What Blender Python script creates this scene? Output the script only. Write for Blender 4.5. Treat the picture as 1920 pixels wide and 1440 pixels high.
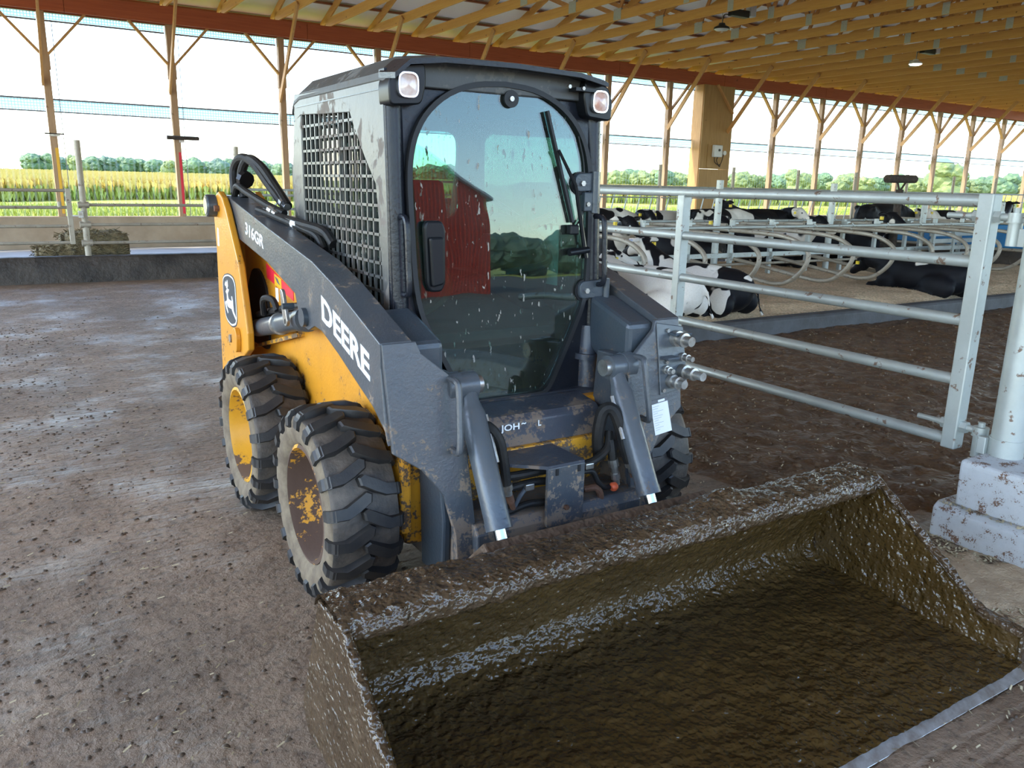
import bpy, bmesh, math, random
from mathutils import Vector, Matrix, noise
import numpy as np
R = math.radians
rng = random.Random(7)
scene = bpy.context.scene
col = scene.collection
for o in list(bpy.data.objects): bpy.data.objects.remove(o)

# ------------------------------------------------------------------ camera
# X runs along the barn's long side, Y across it towards the open side wall, Z up
cam_d = bpy.data.cameras.new('camera'); cam = bpy.data.objects.new('camera', cam_d); col.objects.link(cam)
RW = ((0.85083, -0.52500, 0.02123), (-0.10900, -0.21596, -0.97030), (0.51400, 0.82330, -0.24100))
def _orth():
    m = Matrix(RW); r0 = m[0].normalized(); r2 = (m[2] - r0 * r0.dot(m[2])).normalized(); r1 = r2.cross(r0)
    return r0, r1, r2
r0, r1, r2 = _orth()
m = Matrix((r0, -r1, -r2)).transposed().to_4x4(); m.translation = (0, 0, 1.6)
cam.matrix_world = m
cam_d.sensor_width = 36; cam_d.lens = 36 * 1507 / 1920; cam_d.clip_end = 3000; cam_d.clip_start = .05
scene.camera = cam

# ------------------------------------------------------------------ sky, sun, exposure
w = bpy.data.worlds.new('world'); scene.world = w; w.use_nodes = True
nt = w.node_tree; bg = nt.nodes['Background']
sky = nt.nodes.new('ShaderNodeTexSky'); sky.sky_type = 'NISHITA'; sky.sun_disc = False
sky.sun_elevation = R(48); sky.sun_rotation = R(-74); sky.air_density = 1.0; sky.dust_density = 0.5; sky.ozone_density = 1.5
hs = nt.nodes.new('ShaderNodeHueSaturation'); hs.inputs['Saturation'].default_value = .98; nt.links.new(sky.outputs[0], hs.inputs['Color'])
nt.links.new(hs.outputs[0], bg.inputs[0]); bg.inputs[1].default_value = 0.42
sd = bpy.data.lights.new('sun', 'SUN'); sd.energy = 2.5; sd.angle = R(0.6); sd.color = (1, .88, .68)
sun = bpy.data.objects.new('sun', sd); col.objects.link(sun)
sun.rotation_euler = Vector((-.66, .19, .73)).to_track_quat('Z', 'Y').to_euler()
vs = scene.view_settings; vs.view_transform = 'Standard'; vs.look = 'None'; vs.gamma = 1; vs.use_curve_mapping = False
vs.exposure = 1.45

# ------------------------------------------------------------------ materials
MATS = {}
def newmat(name):
    m = bpy.data.materials.new(name); m.use_nodes = True; MATS[name] = m
    return m, m.node_tree, m.node_tree.nodes['Principled BSDF']
def nz(nt, scale, detail=4, rough=.55, vec=None, kind='ShaderNodeTexNoise', stretch=None):
    n = nt.nodes.new(kind); n.inputs['Scale'].default_value = scale
    if 'Detail' in n.inputs: n.inputs['Detail'].default_value = detail
    if 'Roughness' in n.inputs: n.inputs['Roughness'].default_value = rough
    if vec is None:
        tc = nt.nodes.new('ShaderNodeTexCoord'); vec = tc.outputs['Object']
    if stretch:
        mp = nt.nodes.new('ShaderNodeMapping'); mp.inputs['Scale'].default_value = stretch
        nt.links.new(vec, mp.inputs[0]); vec = mp.outputs[0]
    nt.links.new(vec, n.inputs['Vector'])
    return n
def ramp(nt, src, stops, interp='LINEAR'):
    r = nt.nodes.new('ShaderNodeValToRGB'); r.color_ramp.interpolation = interp
    e = r.color_ramp.elements
    while len(e) < len(stops): e.new(.5)
    for i, (p, c) in enumerate(stops):
        e[i].position = p; e[i].color = (c, c, c, 1) if isinstance(c, (int, float)) else (*c, 1)
    nt.links.new(src, r.inputs[0]); return r
def mix(nt, fac, a, b):
    n = nt.nodes.new('ShaderNodeMix'); n.data_type = 'RGBA'
    for sock, v in ((n.inputs[0], fac), (n.inputs[6], a), (n.inputs[7], b)):
        if isinstance(v, (int, float)): sock.default_value = v
        elif isinstance(v, (tuple, list)): sock.default_value = (*v, 1)
        else: nt.links.new(v, sock)
    return n.outputs[2]
def fmix(nt, fac, a, b):
    n = nt.nodes.new('ShaderNodeMix')
    for sock, v in ((n.inputs[0], fac), (n.inputs[2], a), (n.inputs[3], b)):
        if isinstance(v, (int, float)): sock.default_value = v
        else: nt.links.new(v, sock)
    return n.outputs[0]
def bump(nt, p, h, strength=.3, dist=.01, prev=None):
    b = nt.nodes.new('ShaderNodeBump'); b.inputs['Strength'].default_value = strength; b.inputs['Distance'].default_value = dist
    nt.links.new(h, b.inputs['Height'])
    if prev: nt.links.new(prev, b.inputs['Normal'])
    nt.links.new(b.outputs[0], p.inputs['Normal']); return b.outputs[0]
def simple(name, c, rough=.5, metal=0, var=None, vs=6, bmp=None, spec=None, coat=0, stretch=None):
    """var: second colour mixed in by noise; bmp: (scale, strength, distance)"""
    m, nt, p = newmat(name)
    p.inputs['Base Color'].default_value = (*c, 1); p.inputs['Roughness'].default_value = rough; p.inputs['Metallic'].default_value = metal
    if spec is not None: p.inputs['Specular IOR Level'].default_value = spec
    if coat: p.inputs['Coat Weight'].default_value = coat; p.inputs['Coat Roughness'].default_value = .15
    if var:
        n = nz(nt, vs, 6, .6, stretch=stretch); r = ramp(nt, n.outputs[0], [(.35, 0), (.68, 1)])
        nt.links.new(mix(nt, r.outputs[0], c, var), p.inputs['Base Color'])
    if bmp:
        n = nz(nt, bmp[0], 4, stretch=stretch); bump(nt, p, n.outputs[0], bmp[1], bmp[2])
    return m
def painted(name, c, dirt=(.16, .11, .075), amount=.5, scale=5, rough=.32, low=None, metal=0):
    """paint with splashes and smears of dried mud, denser below the height `low`"""
    m, nt, p = newmat(name)
    n1 = nz(nt, scale, 8, .62); n2 = nz(nt, scale * 9, 5, .6); n3 = nz(nt, scale * 34, 3, .5)
    a = nt.nodes.new('ShaderNodeMath'); a.operation = 'MULTIPLY_ADD'; a.inputs[1].default_value = .55
    nt.links.new(n2.outputs[0], a.inputs[0]); nt.links.new(n1.outputs[0], a.inputs[2])
    src = a.outputs[0]
    if low is not None:
        g = nt.nodes.new('ShaderNodeNewGeometry'); sx = nt.nodes.new('ShaderNodeSeparateXYZ'); nt.links.new(g.outputs['Position'], sx.inputs[0])
        mr = nt.nodes.new('ShaderNodeMapRange'); mr.inputs[1].default_value = low; mr.inputs[2].default_value = low - .45; mr.inputs[3].default_value = 0; mr.inputs[4].default_value = .14
        nt.links.new(sx.outputs[2], mr.inputs[0])
        ad = nt.nodes.new('ShaderNodeMath'); nt.links.new(src, ad.inputs[0]); nt.links.new(mr.outputs[0], ad.inputs[1]); src = ad.outputs[0]
    t = 1.04 - .3 * amount
    f = ramp(nt, src, [(t - .0, 0), (min(t + .05, 1), 1)]) if t < .99 else ramp(nt, src, [(.96, 0), (1, 1)])
    film = ramp(nt, n1.outputs[0], [(.3, 0), (.75, .45)])
    sp = ramp(nt, n3.outputs[0], [(.70, 0), (.74, 1)])
    tint = mix(nt, film.outputs[0], c, tuple(.55 * x + .45 * y for x, y in zip(c, dirt)))
    tint = mix(nt, sp.outputs[0], tint, tuple(.8 * d for d in dirt))
    nt.links.new(mix(nt, f.outputs[0], tint, dirt), p.inputs['Base Color'])
    nt.links.new(fmix(nt, f.outputs[0], rough, .85), p.inputs['Roughness'])
    p.inputs['Metallic'].default_value = metal
    bump(nt, p, src, .25, .01)
    return m

GRAPH = (.058, .068, .080)
painted('dark_paint', GRAPH, (.20, .15, .11), .50, 10, .3, low=.78)
painted('dark_paint_clean', (.04, .055, .07), (.13, .10, .08), .2, 8, .3)
painted('cab_paint', (.010, .012, .018), (.045, .040, .038), .25, 8, .25)
for k_ in ('cab_paint',): MATS[k_].node_tree.nodes['Principled BSDF'].inputs['Specular IOR Level'].default_value = .28
painted('cab_side', (.105, .105, .10), (.19, .165, .14), .75, 2.4, .38, metal=.35)
painted('roof_paint', (.05, .05, .048), (.12, .115, .105), .6, 3, .5)
painted('yellow_paint', (.68, .285, .018), (.10, .06, .035), .36, 8, .35, low=.85)
painted('yellow_dirty', (.66, .31, .02), (.15, .095, .055), .95, 11, .45)
painted('front_panel_paint', (.04, .05, .07), (.17, .125, .095), .72, 8, .36)
painted('rim_yellow', (.70, .35, .02), (.11, .065, .04), .72, 3.5, .45)
painted('rim_muddy', (.66, .30, .02), (.085, .048, .032), 1.28, 6, .6)
painted('cyl_paint', (.07, .085, .10), (.16, .12, .09), .38, 5, .28)
simple('rubber', (.012, .013, .015), .5, 0, (.036, .031, .027), 9, (60, .25, .004))
simple('rubber_side', (.11, .080, .052), .85, 0, (.20, .155, .10), 14, (70, .6, .006))
simple('tread_floor', (.115, .088, .066), .6, 0, (.03, .026, .023), 10, (50, .6, .006))
simple('plastic_black', (.006, .007, .009), .35, spec=.3)
simple('gasket', (.006, .006, .007), .55)
simple('hose', (.007, .007, .008), .6, 0, (.022, .019, .016), 14, (90, .4, .004), .3)
simple('chrome', (.50, .56, .58), .12, 1)
simple('steel', (.52, .52, .5), .35, .85, (.3, .26, .22), 20)
simple('rust', (.12, .055, .03), .7, .3, (.2, .1, .06), 25, (60, .4, .004))
simple('white_print', (.82, .83, .82), .5)
simple('label_white', (.78, .79, .80), .45)
simple('label_print', (.10, .10, .11), .5)
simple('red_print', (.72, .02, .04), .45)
simple('seat_black', (.012, .012, .013), .6, 0, None, 6, (80, .2, .003))
simple('orange_plastic', (.75, .12, .04), .45)
simple('lamp_lens', (.85, .72, .66), .12, 0, (.55, .28, .2), 14, None, None, .6)
simple('lamp_chrome', (.75, .75, .78), .2, .9)
def galv(name, c, c2, rough=.38):
    m, nt, p = newmat(name)
    v = nz(nt, 22, kind='ShaderNodeTexVoronoi'); n = nz(nt, 3, 6, .65)
    t = mix(nt, ramp(nt, n.outputs[0], [(.35, 0), (.7, 1)]).outputs[0], c, c2)
    d = nz(nt, 14, 5, .6); f = ramp(nt, d.outputs[0], [(.62, 0), (.66, 1)])
    t2 = mix(nt, f.outputs[0], t, (.17, .11, .075))
    nt.links.new(t2, p.inputs['Base Color']); nt.links.new(fmix(nt, f.outputs[0], .45, .0), p.inputs['Metallic'])
    r = ramp(nt, v.outputs['Color'], [(0, rough - .08), (1, rough + .14)]); nt.links.new(r.outputs[0], p.inputs['Roughness'])
    return m
galv('galvanized', (.48, .51, .48), (.38, .40, .375))
galv('galvanized_aged', (.42, .375, .30), (.29, .25, .19), .45)
def wood(name, a, b, knot=(.16, .07, .02), scale=1.0, ax=(1, 1, 1), rough=.7):
    m, nt, p = newmat(name)
    n = nz(nt, 5 * scale, 6, .6, stretch=ax); k = nz(nt, 7, 2, .4)
    t = mix(nt, ramp(nt, n.outputs[0], [(.3, 0), (.7, 1)]).outputs[0], a, b)
    t = mix(nt, ramp(nt, k.outputs[0], [(.74, 0), (.79, 1)]).outputs[0], t, knot)
    nt.links.new(t, p.inputs['Base Color']); p.inputs['Roughness'].default_value = rough
    bump(nt, p, n.outputs[0], .15, .004); return m
wood('truss_wood', (.70, .37, .095), (.60, .29, .065), ax=(4, .35, 6))
wood('web_wood', (.58, .28, .08), (.48, .21, .055), ax=(4, 2, 2))
wood('brace_wood', (.60, .32, .11), (.48, .24, .08), ax=(4, 4, .6))
wood('header_wood', (.44, .105, .035), (.35, .075, .025), (.2, .05, .02), ax=(.3, 4, 6))
wood('post_wood', (.46, .29, .16), (.36, .21, .11), ax=(5, 5, .35))
wood('plywood', (.42, .25, .09), (.33, .185, .06), (.12, .06, .025), ax=(3, 3, .3))
wood('purlin_wood', (.30, .10, .035), (.24, .075, .03), ax=(.4, 4, 4))
simple('truss_plate', (.50, .50, .42), .5, .35, (.42, .42, .36), 30)
simple('roof_metal', (.90, .87, .84), .6)
simple('roof_outer', (.6, .6, .6), .5)
simple('concrete_wall', (.40, .30, .20), .85, 0, (.30, .215, .135), 2.2, (25, .3, .01))
simple('concrete_light', (.55, .55, .53), .8, 0, (.44, .43, .41), 3, (30, .3, .006))
simple('curb_dark', (.022, .017, .013), .6, 0, (.07, .055, .042), 3, (14, .8, .03))
simple('rubber_curb', (.075, .075, .078), .7, 0, (.045, .042, .04), 4, (20, .4, .01))
simple('curtain_edge', (.16, .16, .17), .6)
simple('box_grey', (.62, .63, .62), .5)
simple('bark', (.09, .06, .04), .9, 0, (.05, .035, .025), 6)
simple('black_lamp', (.015, .015, .016), .45)
simple('blue_plastic', (.02, .18, .40), .45, 0, (.015, .13, .30), 3)
simple('brush_brown', (.07, .05, .038), .9, 0, (.03, .022, .018), 20, (60, 1, .02))
simple('hay', (.27, .21, .11), .95, 0, (.10, .085, .05), 10, (40, 1, .03))
simple('straw', (.62, .52, .33), .8, 0, (.42, .33, .19), 12)
simple('clod', (.060, .040, .025), .5, 0, (.11, .077, .05), 12, (50, .5, .005))
simple('barn_red', (.60, .055, .025), .5)
simple('barn_trim', (.75, .75, .73), .5)
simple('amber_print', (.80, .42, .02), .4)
simple('eye', (.01, .008, .006), .1)
simple('tag_yellow', (.75, .55, .03), .5)
simple('hoof', (.05, .04, .03), .6)
simple('seat_belt', (.16, .065, .035), .7)
# glass: greenish tint, dusty specks, real mirror reflection on top
def glassmat(name, tint, refl, specks=True):
    m, nt, p = newmat(name); out = nt.nodes['Material Output']; nt.nodes.remove(p)
    tr = nt.nodes.new('ShaderNodeBsdfTransparent'); tr.inputs[0].default_value = (*tint, 1)
    gl = nt.nodes.new('ShaderNodeBsdfGlossy'); gl.inputs['Roughness'].default_value = .012
    fr = nt.nodes.new('ShaderNodeFresnel'); fr.inputs[0].default_value = 1.5
    mr = nt.nodes.new('ShaderNodeMapRange'); mr.inputs[1].default_value = 0; mr.inputs[2].default_value = 1; mr.inputs[3].default_value = refl; mr.inputs[4].default_value = 1
    nt.links.new(fr.outputs[0], mr.inputs[0])
    wn = nz(nt, 3.2, 1, .4); wb = nt.nodes.new('ShaderNodeBump'); wb.inputs['Strength'].default_value = .10; wb.inputs['Distance'].default_value = .012
    nt.links.new(wn.outputs[0], wb.inputs['Height']); nt.links.new(wb.outputs[0], gl.inputs['Normal'])
    mx = nt.nodes.new('ShaderNodeMixShader'); nt.links.new(mr.outputs[0], mx.inputs[0]); nt.links.new(tr.outputs[0], mx.inputs[1]); nt.links.new(gl.outputs[0], mx.inputs[2])
    sh = mx.outputs[0]
    if specks:
        n = nz(nt, 30, 4, .55, stretch=(1.6, 1.6, .55)); f = ramp(nt, n.outputs[0], [(.655, 0), (.69, 1)])
        n2 = nz(nt, 2.2, 5, .6); f2 = ramp(nt, n2.outputs[0], [(.4, .012), (.75, .07)])
        ad = nt.nodes.new('ShaderNodeMath'); ad.operation = 'MAXIMUM'; nt.links.new(f.outputs[0], ad.inputs[0]); nt.links.new(f2.outputs[0], ad.inputs[1])
        df = nt.nodes.new('ShaderNodeBsdfDiffuse'); df.inputs[0].default_value = (.30, .29, .25, 1)
        m2 = nt.nodes.new('ShaderNodeMixShader'); nt.links.new(ad.outputs[0], m2.inputs[0]); nt.links.new(sh, m2.inputs[1]); nt.links.new(df.outputs[0], m2.inputs[2]); sh = m2.outputs[0]
    nt.links.new(sh, out.inputs[0]); return m
glassmat('door_glass', (.46, .66, .62), .025)
glassmat('side_glass', (.62, .84, .80), .03)
# curtain / netting: fine weave that lets daylight through
def netmat(name, c, lo, hi, scale, vert=False):
    m, nt, p = newmat(name); out = nt.nodes['Material Output']; nt.nodes.remove(p)
    tc = nt.nodes.new('ShaderNodeTexCoord'); outs = []
    for d in (('X',) if vert else ('X', 'Z')):
        wv = nt.nodes.new('ShaderNodeTexWave'); wv.bands_direction = d; wv.inputs['Scale'].default_value = scale
        nt.links.new(tc.outputs['Object'], wv.inputs['Vector']); outs.append(ramp(nt, wv.outputs['Fac'], [(.6, lo), (.85, hi)]).outputs[0])
    a = outs[0]
    if len(outs) == 2:
        mm = nt.nodes.new('ShaderNodeMath'); mm.operation = 'MAXIMUM'; nt.links.new(outs[0], mm.inputs[0]); nt.links.new(outs[1], mm.inputs[1]); a = mm.outputs[0]
    tr = nt.nodes.new('ShaderNodeBsdfTransparent'); tl = nt.nodes.new('ShaderNodeBsdfTranslucent'); tl.inputs[0].default_value = (*c, 1)
    mx = nt.nodes.new('ShaderNodeMixShader'); nt.links.new(a, mx.inputs[0]); nt.links.new(tr.outputs[0], mx.inputs[1]); nt.links.new(tl.outputs[0], mx.inputs[2]); nt.links.new(mx.outputs[0], out.inputs[0])
    return m
netmat('curtain', (.50, .64, .70), .55, .92, 5.5)
netmat('netting', (.5, .53, .53), .0, .09, 2.6, True)
# foliage / fields
def leafy(name, a, b, scale, rough=.6):
    m, nt, p = newmat(name); n = nz(nt, scale, 6, .65)
    nt.links.new(mix(nt, ramp(nt, n.outputs[0], [(.35, 0), (.65, 1)]).outputs[0], a, b), p.inputs['Base Color']); p.inputs['Roughness'].default_value = rough
    return m
leafy('leaf_a', (.13, .20, .07), (.05, .10, .045), .5); leafy('leaf_b', (.20, .23, .06), (.08, .12, .035), .5); leafy('leaf_c', (.09, .15, .08), (.04, .08, .045), .5)
leafy('corn', (.17, .25, .03), (.30, .32, .05), .05); leafy('corn_top', (.62, .42, .09), (.46, .36, .06), .06)
leafy('grass_blade', (.19, .26, .012), (.32, .29, .03), .5)
# wet manure
def manuremat(name, a, b, r0, r1, bs=45, spec=.4):
    m, nt, p = newmat(name); n = nz(nt, 6, 8, .65); n2 = nz(nt, bs, 1.5, .5); n3 = nz(nt, bs * .35, 2, .6)
    f = ramp(nt, n.outputs[0], [(.35, 0), (.66, 1)]); p.inputs['Specular IOR Level'].default_value = spec
    nt.links.new(mix(nt, f.outputs[0], a, b), p.inputs['Base Color'])
    nt.links.new(ramp(nt, n3.outputs[0], [(.38, r0), (.62, r1)]).outputs[0], p.inputs['Roughness'])
    b1 = bump(nt, p, n3.outputs[0], .75, .03); bump(nt, p, n2.outputs[0], .8, .016, b1); return m
manuremat('wet_manure', (.046, .026, .007), (.064, .037, .011), .10, .22, 48, .5)
manuremat('bucket_rim', (.050, .030, .015), (.085, .054, .030), .08, .28, 60, .6)
manuremat('alley_manure', (.085, .046, .022), (.15, .085, .042), .4, .8, 30)
manuremat('bucket_outer', (.14, .092, .060), (.085, .055, .034), .6, .9, 40, .3)

# ------------------------------------------------------------------ mesh helpers
class MB:
    def __init__(s): s.v = []; s.f = []
    def add(s, v, f):
        n = len(s.v); s.v += [tuple(p) for p in v]; s.f += [tuple(i + n for i in q) for q in f]; return s
    def mm(s, a, b):
        x0, y0, z0 = a; x1, y1, z1 = b
        return s.add([(x0,y0,z0),(x1,y0,z0),(x1,y1,z0),(x0,y1,z0),(x0,y0,z1),(x1,y0,z1),(x1,y1,z1),(x0,y1,z1)],
                     [(0,3,2,1),(4,5,6,7),(0,1,5,4),(1,2,6,5),(2,3,7,6),(3,0,4,7)])
    def bar(s, p, q, wd, ht, up=(0, 0, 1)):
        """square-section bar from p to q, wd across, ht along `up`"""
        p = Vector(p); q = Vector(q); d = (q - p).normalized(); u = Vector(up)
        side = d.cross(u).normalized(); u = side.cross(d).normalized()
        a = side * wd / 2; b = u * ht / 2
        return s.add([p-a-b,p+a-b,p+a+b,p-a+b,q-a-b,q+a-b,q+a+b,q-a+b], [(3,2,1,0),(4,5,6,7),(0,1,5,4),(1,2,6,5),(2,3,7,6),(3,0,4,7)])
    def prism(s, poly, ax, a, b):
        n = len(poly)
        def mk(p, t): return {'x': (t, p[0], p[1]), 'y': (p[0], t, p[1]), 'z': (p[0], p[1], t)}[ax]
        v = [mk(p, a) for p in poly] + [mk(p, b) for p in poly]
        f = [tuple(range(n))[::-1], tuple(range(n, 2*n))] + [(i, (i+1) % n, n+(i+1) % n, n+i) for i in range(n)]
        return s.add(v, f)
    def loft(s, rings, close=True, cap=True):
        n = len(rings[0]); v = [p for r in rings for p in r]; f = []
        for k in range(len(rings)-1):
            for i in range(n if close else n-1):
                j = (i+1) % n; f.append((k*n+i, k*n+j, (k+1)*n+j, (k+1)*n+i))
        if cap and close: f += [tuple(range(n))[::-1], tuple(range((len(rings)-1)*n, len(rings)*n))]
        return s.add(v, f)
    def tube(s, pts, r, n=10, cap=True):
        pts = [Vector(p) for p in pts]; rr = r if isinstance(r, (list, tuple)) else [r]*len(pts)
        rings = []; prev = None
        for i, p in enumerate(pts):
            t = (pts[min(i+1, len(pts)-1)] - pts[max(i-1, 0)]).normalized()
            if prev is None:
                a = t.cross(Vector((0, 0, 1)) if abs(t.z) < .9 else Vector((1, 0, 0))).normalized()
            else: a = (prev - t * prev.dot(t)).normalized()
            prev = a; b = t.cross(a)
            rings.append([p + (a*math.cos(2*math.pi*k/n) + b*math.sin(2*math.pi*k/n))*rr[i] for k in range(n)])
        return s.loft(rings, True, cap)
    def cyl(s, p, q, r, r2=None, n=16): return s.tube([p, q], [r, r if r2 is None else r2], n)
    def lathe(s, prof, c, ax='x', n=40, closed=False):
        c = Vector(c); rings = []
        for k in range(n):
            a = 2*math.pi*k/n; ca, sa = math.cos(a), math.sin(a)
            rings.append([c + Vector({'x': (h, r*ca, r*sa), 'y': (r*sa, h, r*ca), 'z': (r*ca, r*sa, h)}[ax]) for r, h in prof])
        m = len(prof); v = [p for r in rings for p in r]; f = []
        for k in range(n):
            for i in range(m if closed else m-1):
                f.append((k*m+i, k*m+(i+1) % m, ((k+1) % n)*m+(i+1) % m, ((k+1) % n)*m+i))
        return s.add(v, f)
    def ell(s, c, r, n=14, m=9, rot=None):
        c = Vector(c); v = []; f = []
        for i in range(m+1):
            th = math.pi*i/m
            for k in range(n):
                ph = 2*math.pi*k/n; p = Vector((r[0]*math.sin(th)*math.cos(ph), r[1]*math.sin(th)*math.sin(ph), r[2]*math.cos(th)))
                if rot: p = rot @ p
                v.append(c+p)
        for i in range(m):
            for k in range(n): f.append((i*n+k, i*n+(k+1) % n, (i+1)*n+(k+1) % n, (i+1)*n+k))
        return s.add(v, f)
def spline(pts, n=8):
    """Catmull-Rom through pts"""
    P = [Vector(p) for p in pts]; P = [2*P[0]-P[1]] + P + [2*P[-1]-P[-2]]; out = []
    for i in range(1, len(P)-2):
        for k in range(n):
            t = k/n; a, b, c, d = P[i-1:i+3]
            out.append(.5*((2*b) + (c-a)*t + (2*a-5*b+4*c-d)*t*t + (3*b-a-3*c+d)*t**3))
    return out + [P[-2]]
def rounded(poly, r, n=4):
    """2-D polygon with rounded corners (r scalar or per corner)"""
    out = []; L = len(poly)
    for i in range(L):
        p = Vector(poly[i]); a = Vector(poly[i-1]); b = Vector(poly[(i+1) % L]); ri = r[i] if isinstance(r, (list, tuple)) else r
        if ri <= 0: out.append(tuple(p)); continue
        da = (a-p); db = (b-p); d = min(ri, da.length*.45, db.length*.45); A = p+da.normalized()*d; B = p+db.normalized()*d
        for k in range(n+1):
            t = k/n; q = A*(1-t)**2 + p*2*t*(1-t) + B*t*t; out.append((q.x, q.y))
    return out
def top(o):
    while o.parent: o = o.parent
    return o
def finish(me, mat, smooth):
    for mt in (mat if isinstance(mat, (list, tuple)) else [mat]): me.materials.append(MATS[mt])
    bm = bmesh.new(); bm.from_mesh(me); bmesh.ops.recalc_face_normals(bm, faces=bm.faces); bm.to_mesh(me); bm.free()
    if smooth:
        for p in me.polygons: p.use_smooth = True
        me.set_sharp_from_angle(angle=R(smooth))
def obj(name, mb, mat, parent=None, smooth=35, bevel=0, seg=2):
    """one mesh object; vertices are given in world space (parents carry only a location)"""
    me = bpy.data.meshes.new(name)
    v = mb.v
    if parent is not None: off = Vector(top(parent).location)
    else:
        a = np.array([tuple(p) for p in v]); off = Vector(((a[:,0].min()+a[:,0].max())/2, (a[:,1].min()+a[:,1].max())/2, a[:,2].min()))
    me.from_pydata([tuple(Vector(p)-off) for p in v], [], mb.f); me.update()
    finish(me, mat, smooth)
    o = bpy.data.objects.new(name, me); col.objects.link(o)
    if parent is not None: o.parent = parent
    else: o.location = off
    if bevel:
        b = o.modifiers.new('bevel', 'BEVEL'); b.width = bevel; b.segments = seg; b.limit_method = 'ANGLE'; b.angle_limit = R(40); b.harden_normals = False
    return o
def tag(o, label=None, cat=None, group=None, kind=None):
    if label: o['label'] = label
    if cat: o['category'] = cat
    if group: o['group'] = group
    if kind: o['kind'] = kind
    return o
def thing(name, loc, label, cat, group=None):
    o = bpy.data.objects.new(name, None); o.empty_display_size = .1; o.location = loc; col.objects.link(o)
    return tag(o, label, cat, group)
def copy_tree(o, parent=None, delta=None, label=None, mat=None):
    c = o.copy(); col.objects.link(c); c.parent = parent
    if delta is not None: c.location = Vector(o.location) + Vector(delta)
    if label: c['label'] = label
    for ch in o.children: copy_tree(ch, c)
    return c
def text(name, s, org, right, up, height, width, mat, parent, depth=.002, bold=.03, shear=0, nudge=None):
    """lettering as flat raised mesh: cap height and total width in metres"""
    cu = bpy.data.curves.new(name, 'FONT'); cu.body = s; cu.offset = bold; cu.resolution_u = 3; cu.extrude = .5; cu.shear = shear
    t = bpy.data.objects.new(name, cu); col.objects.link(t)
    dg = bpy.context.evaluated_depsgraph_get(); me = bpy.data.meshes.new_from_object(t.evaluated_get(dg)); bpy.data.objects.remove(t)
    co = np.array([tuple(v.co) for v in me.vertices]); mn = co.min(0); mx_ = co.max(0)
    right = Vector(right).normalized(); up = Vector(up).normalized(); nrm = right.cross(up)
    off = Vector(top(parent).location); org = Vector(org)
    for v in me.vertices:
        x = (v.co.x-mn[0])/(mx_[0]-mn[0])*width; y = (v.co.y-mn[1])/(mx_[1]-mn[1])*height; z = (v.co.z)*2*depth
        v.co = org + right*x + up*y + nrm*z - off
    me.materials.clear(); me.materials.append(MATS[mat])
    o = bpy.data.objects.new(name, me); col.objects.link(o); o.parent = parent; return o
def grid(x0, x1, y0, y1, nx, ny, zf):
    mb = MB(); mb.v = [(x0+(x1-x0)*i/nx, y0+(y1-y0)*j/ny, zf(x0+(x1-x0)*i/nx, y0+(y1-y0)*j/ny)) for j in range(ny+1) for i in range(nx+1)]
    mb.f = [(j*(nx+1)+i, j*(nx+1)+i+1, (j+1)*(nx+1)+i+1, (j+1)*(nx+1)+i) for j in range(ny) for i in range(nx)]
    return mb
def fbm(x, y, z=0, s=1, o=4): return noise.fractal(Vector((x*s, y*s, z*s)), 1.0, 2.0, o)

# ------------------------------------------------------------------ ground and floors
def pos(nt):
    g = nt.nodes.new('ShaderNodeNewGeometry'); return g.outputs['Position']
def floor_material(name, manure_side):
    m, nt, p = newmat(name); P = pos(nt)
    big = nz(nt, .55, 6, .6, P); mid = nz(nt, 3.2, 8, .65, P); fine = nz(nt, 26, 6, .65, P); spk = nz(nt, 60, 3, .5, P)
    c = mix(nt, ramp(nt, mid.outputs[0], [(.36, 0), (.64, 1)]).outputs[0], (.30, .205, .130), (.20, .132, .082))
    c = mix(nt, ramp(nt, fine.outputs[0], [(.34, .7), (.50, 0)]).outputs[0], c, (.085, .057, .036))
    c = mix(nt, ramp(nt, big.outputs[0], [(.46, 0), (.66, .55)]).outputs[0], c, (.11, .077, .050))
    c = mix(nt, ramp(nt, spk.outputs[0], [(.69, 0), (.73, .8)]).outputs[0], c, (.40, .33, .22))
    nt.links.new(c, p.inputs['Base Color'])
    wet = nz(nt, 1.3, 6, .7, P)
    nt.links.new(ramp(nt, wet.outputs[0], [(.46, .75), (.64, .32)]).outputs[0], p.inputs['Roughness'])
    wv = nt.nodes.new('ShaderNodeTexWave'); wv.bands_direction = 'Y'; wv.inputs['Scale'].default_value = 3.6; wv.inputs['Distortion'].default_value = 1.2; wv.inputs['Detail'].default_value = 3
    wv.inputs['Detail Scale'].default_value = 3
    nt.links.new(P, wv.inputs['Vector'])
    b1 = bump(nt, p, ramp(nt, wv.outputs['Fac'], [(0, 0), (.3, 1)]).outputs[0], .6, .008)
    b2 = bump(nt, p, mid.outputs[0], .35, .025, b1); bump(nt, p, fine.outputs[0], .9, .018, b2)
floor_material('lane_floor', False)
def outside_material():
    m, nt, p = newmat('ground_grass'); P = pos(nt)
    a = nz(nt, .05, 5, .6, P); b = nz(nt, .6, 6, .7, P)
    c = mix(nt, ramp(nt, a.outputs[0], [(.35, 0), (.65, 1)]).outputs[0], (.20, .27, .015), (.31, .30, .035))
    c = mix(nt, ramp(nt, b.outputs[0], [(.4, 0), (.7, .6)]).outputs[0], c, (.34, .28, .05))
    nt.links.new(c, p.inputs['Base Color']); p.inputs['Roughness'].default_value = .9
outside_material()
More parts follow.
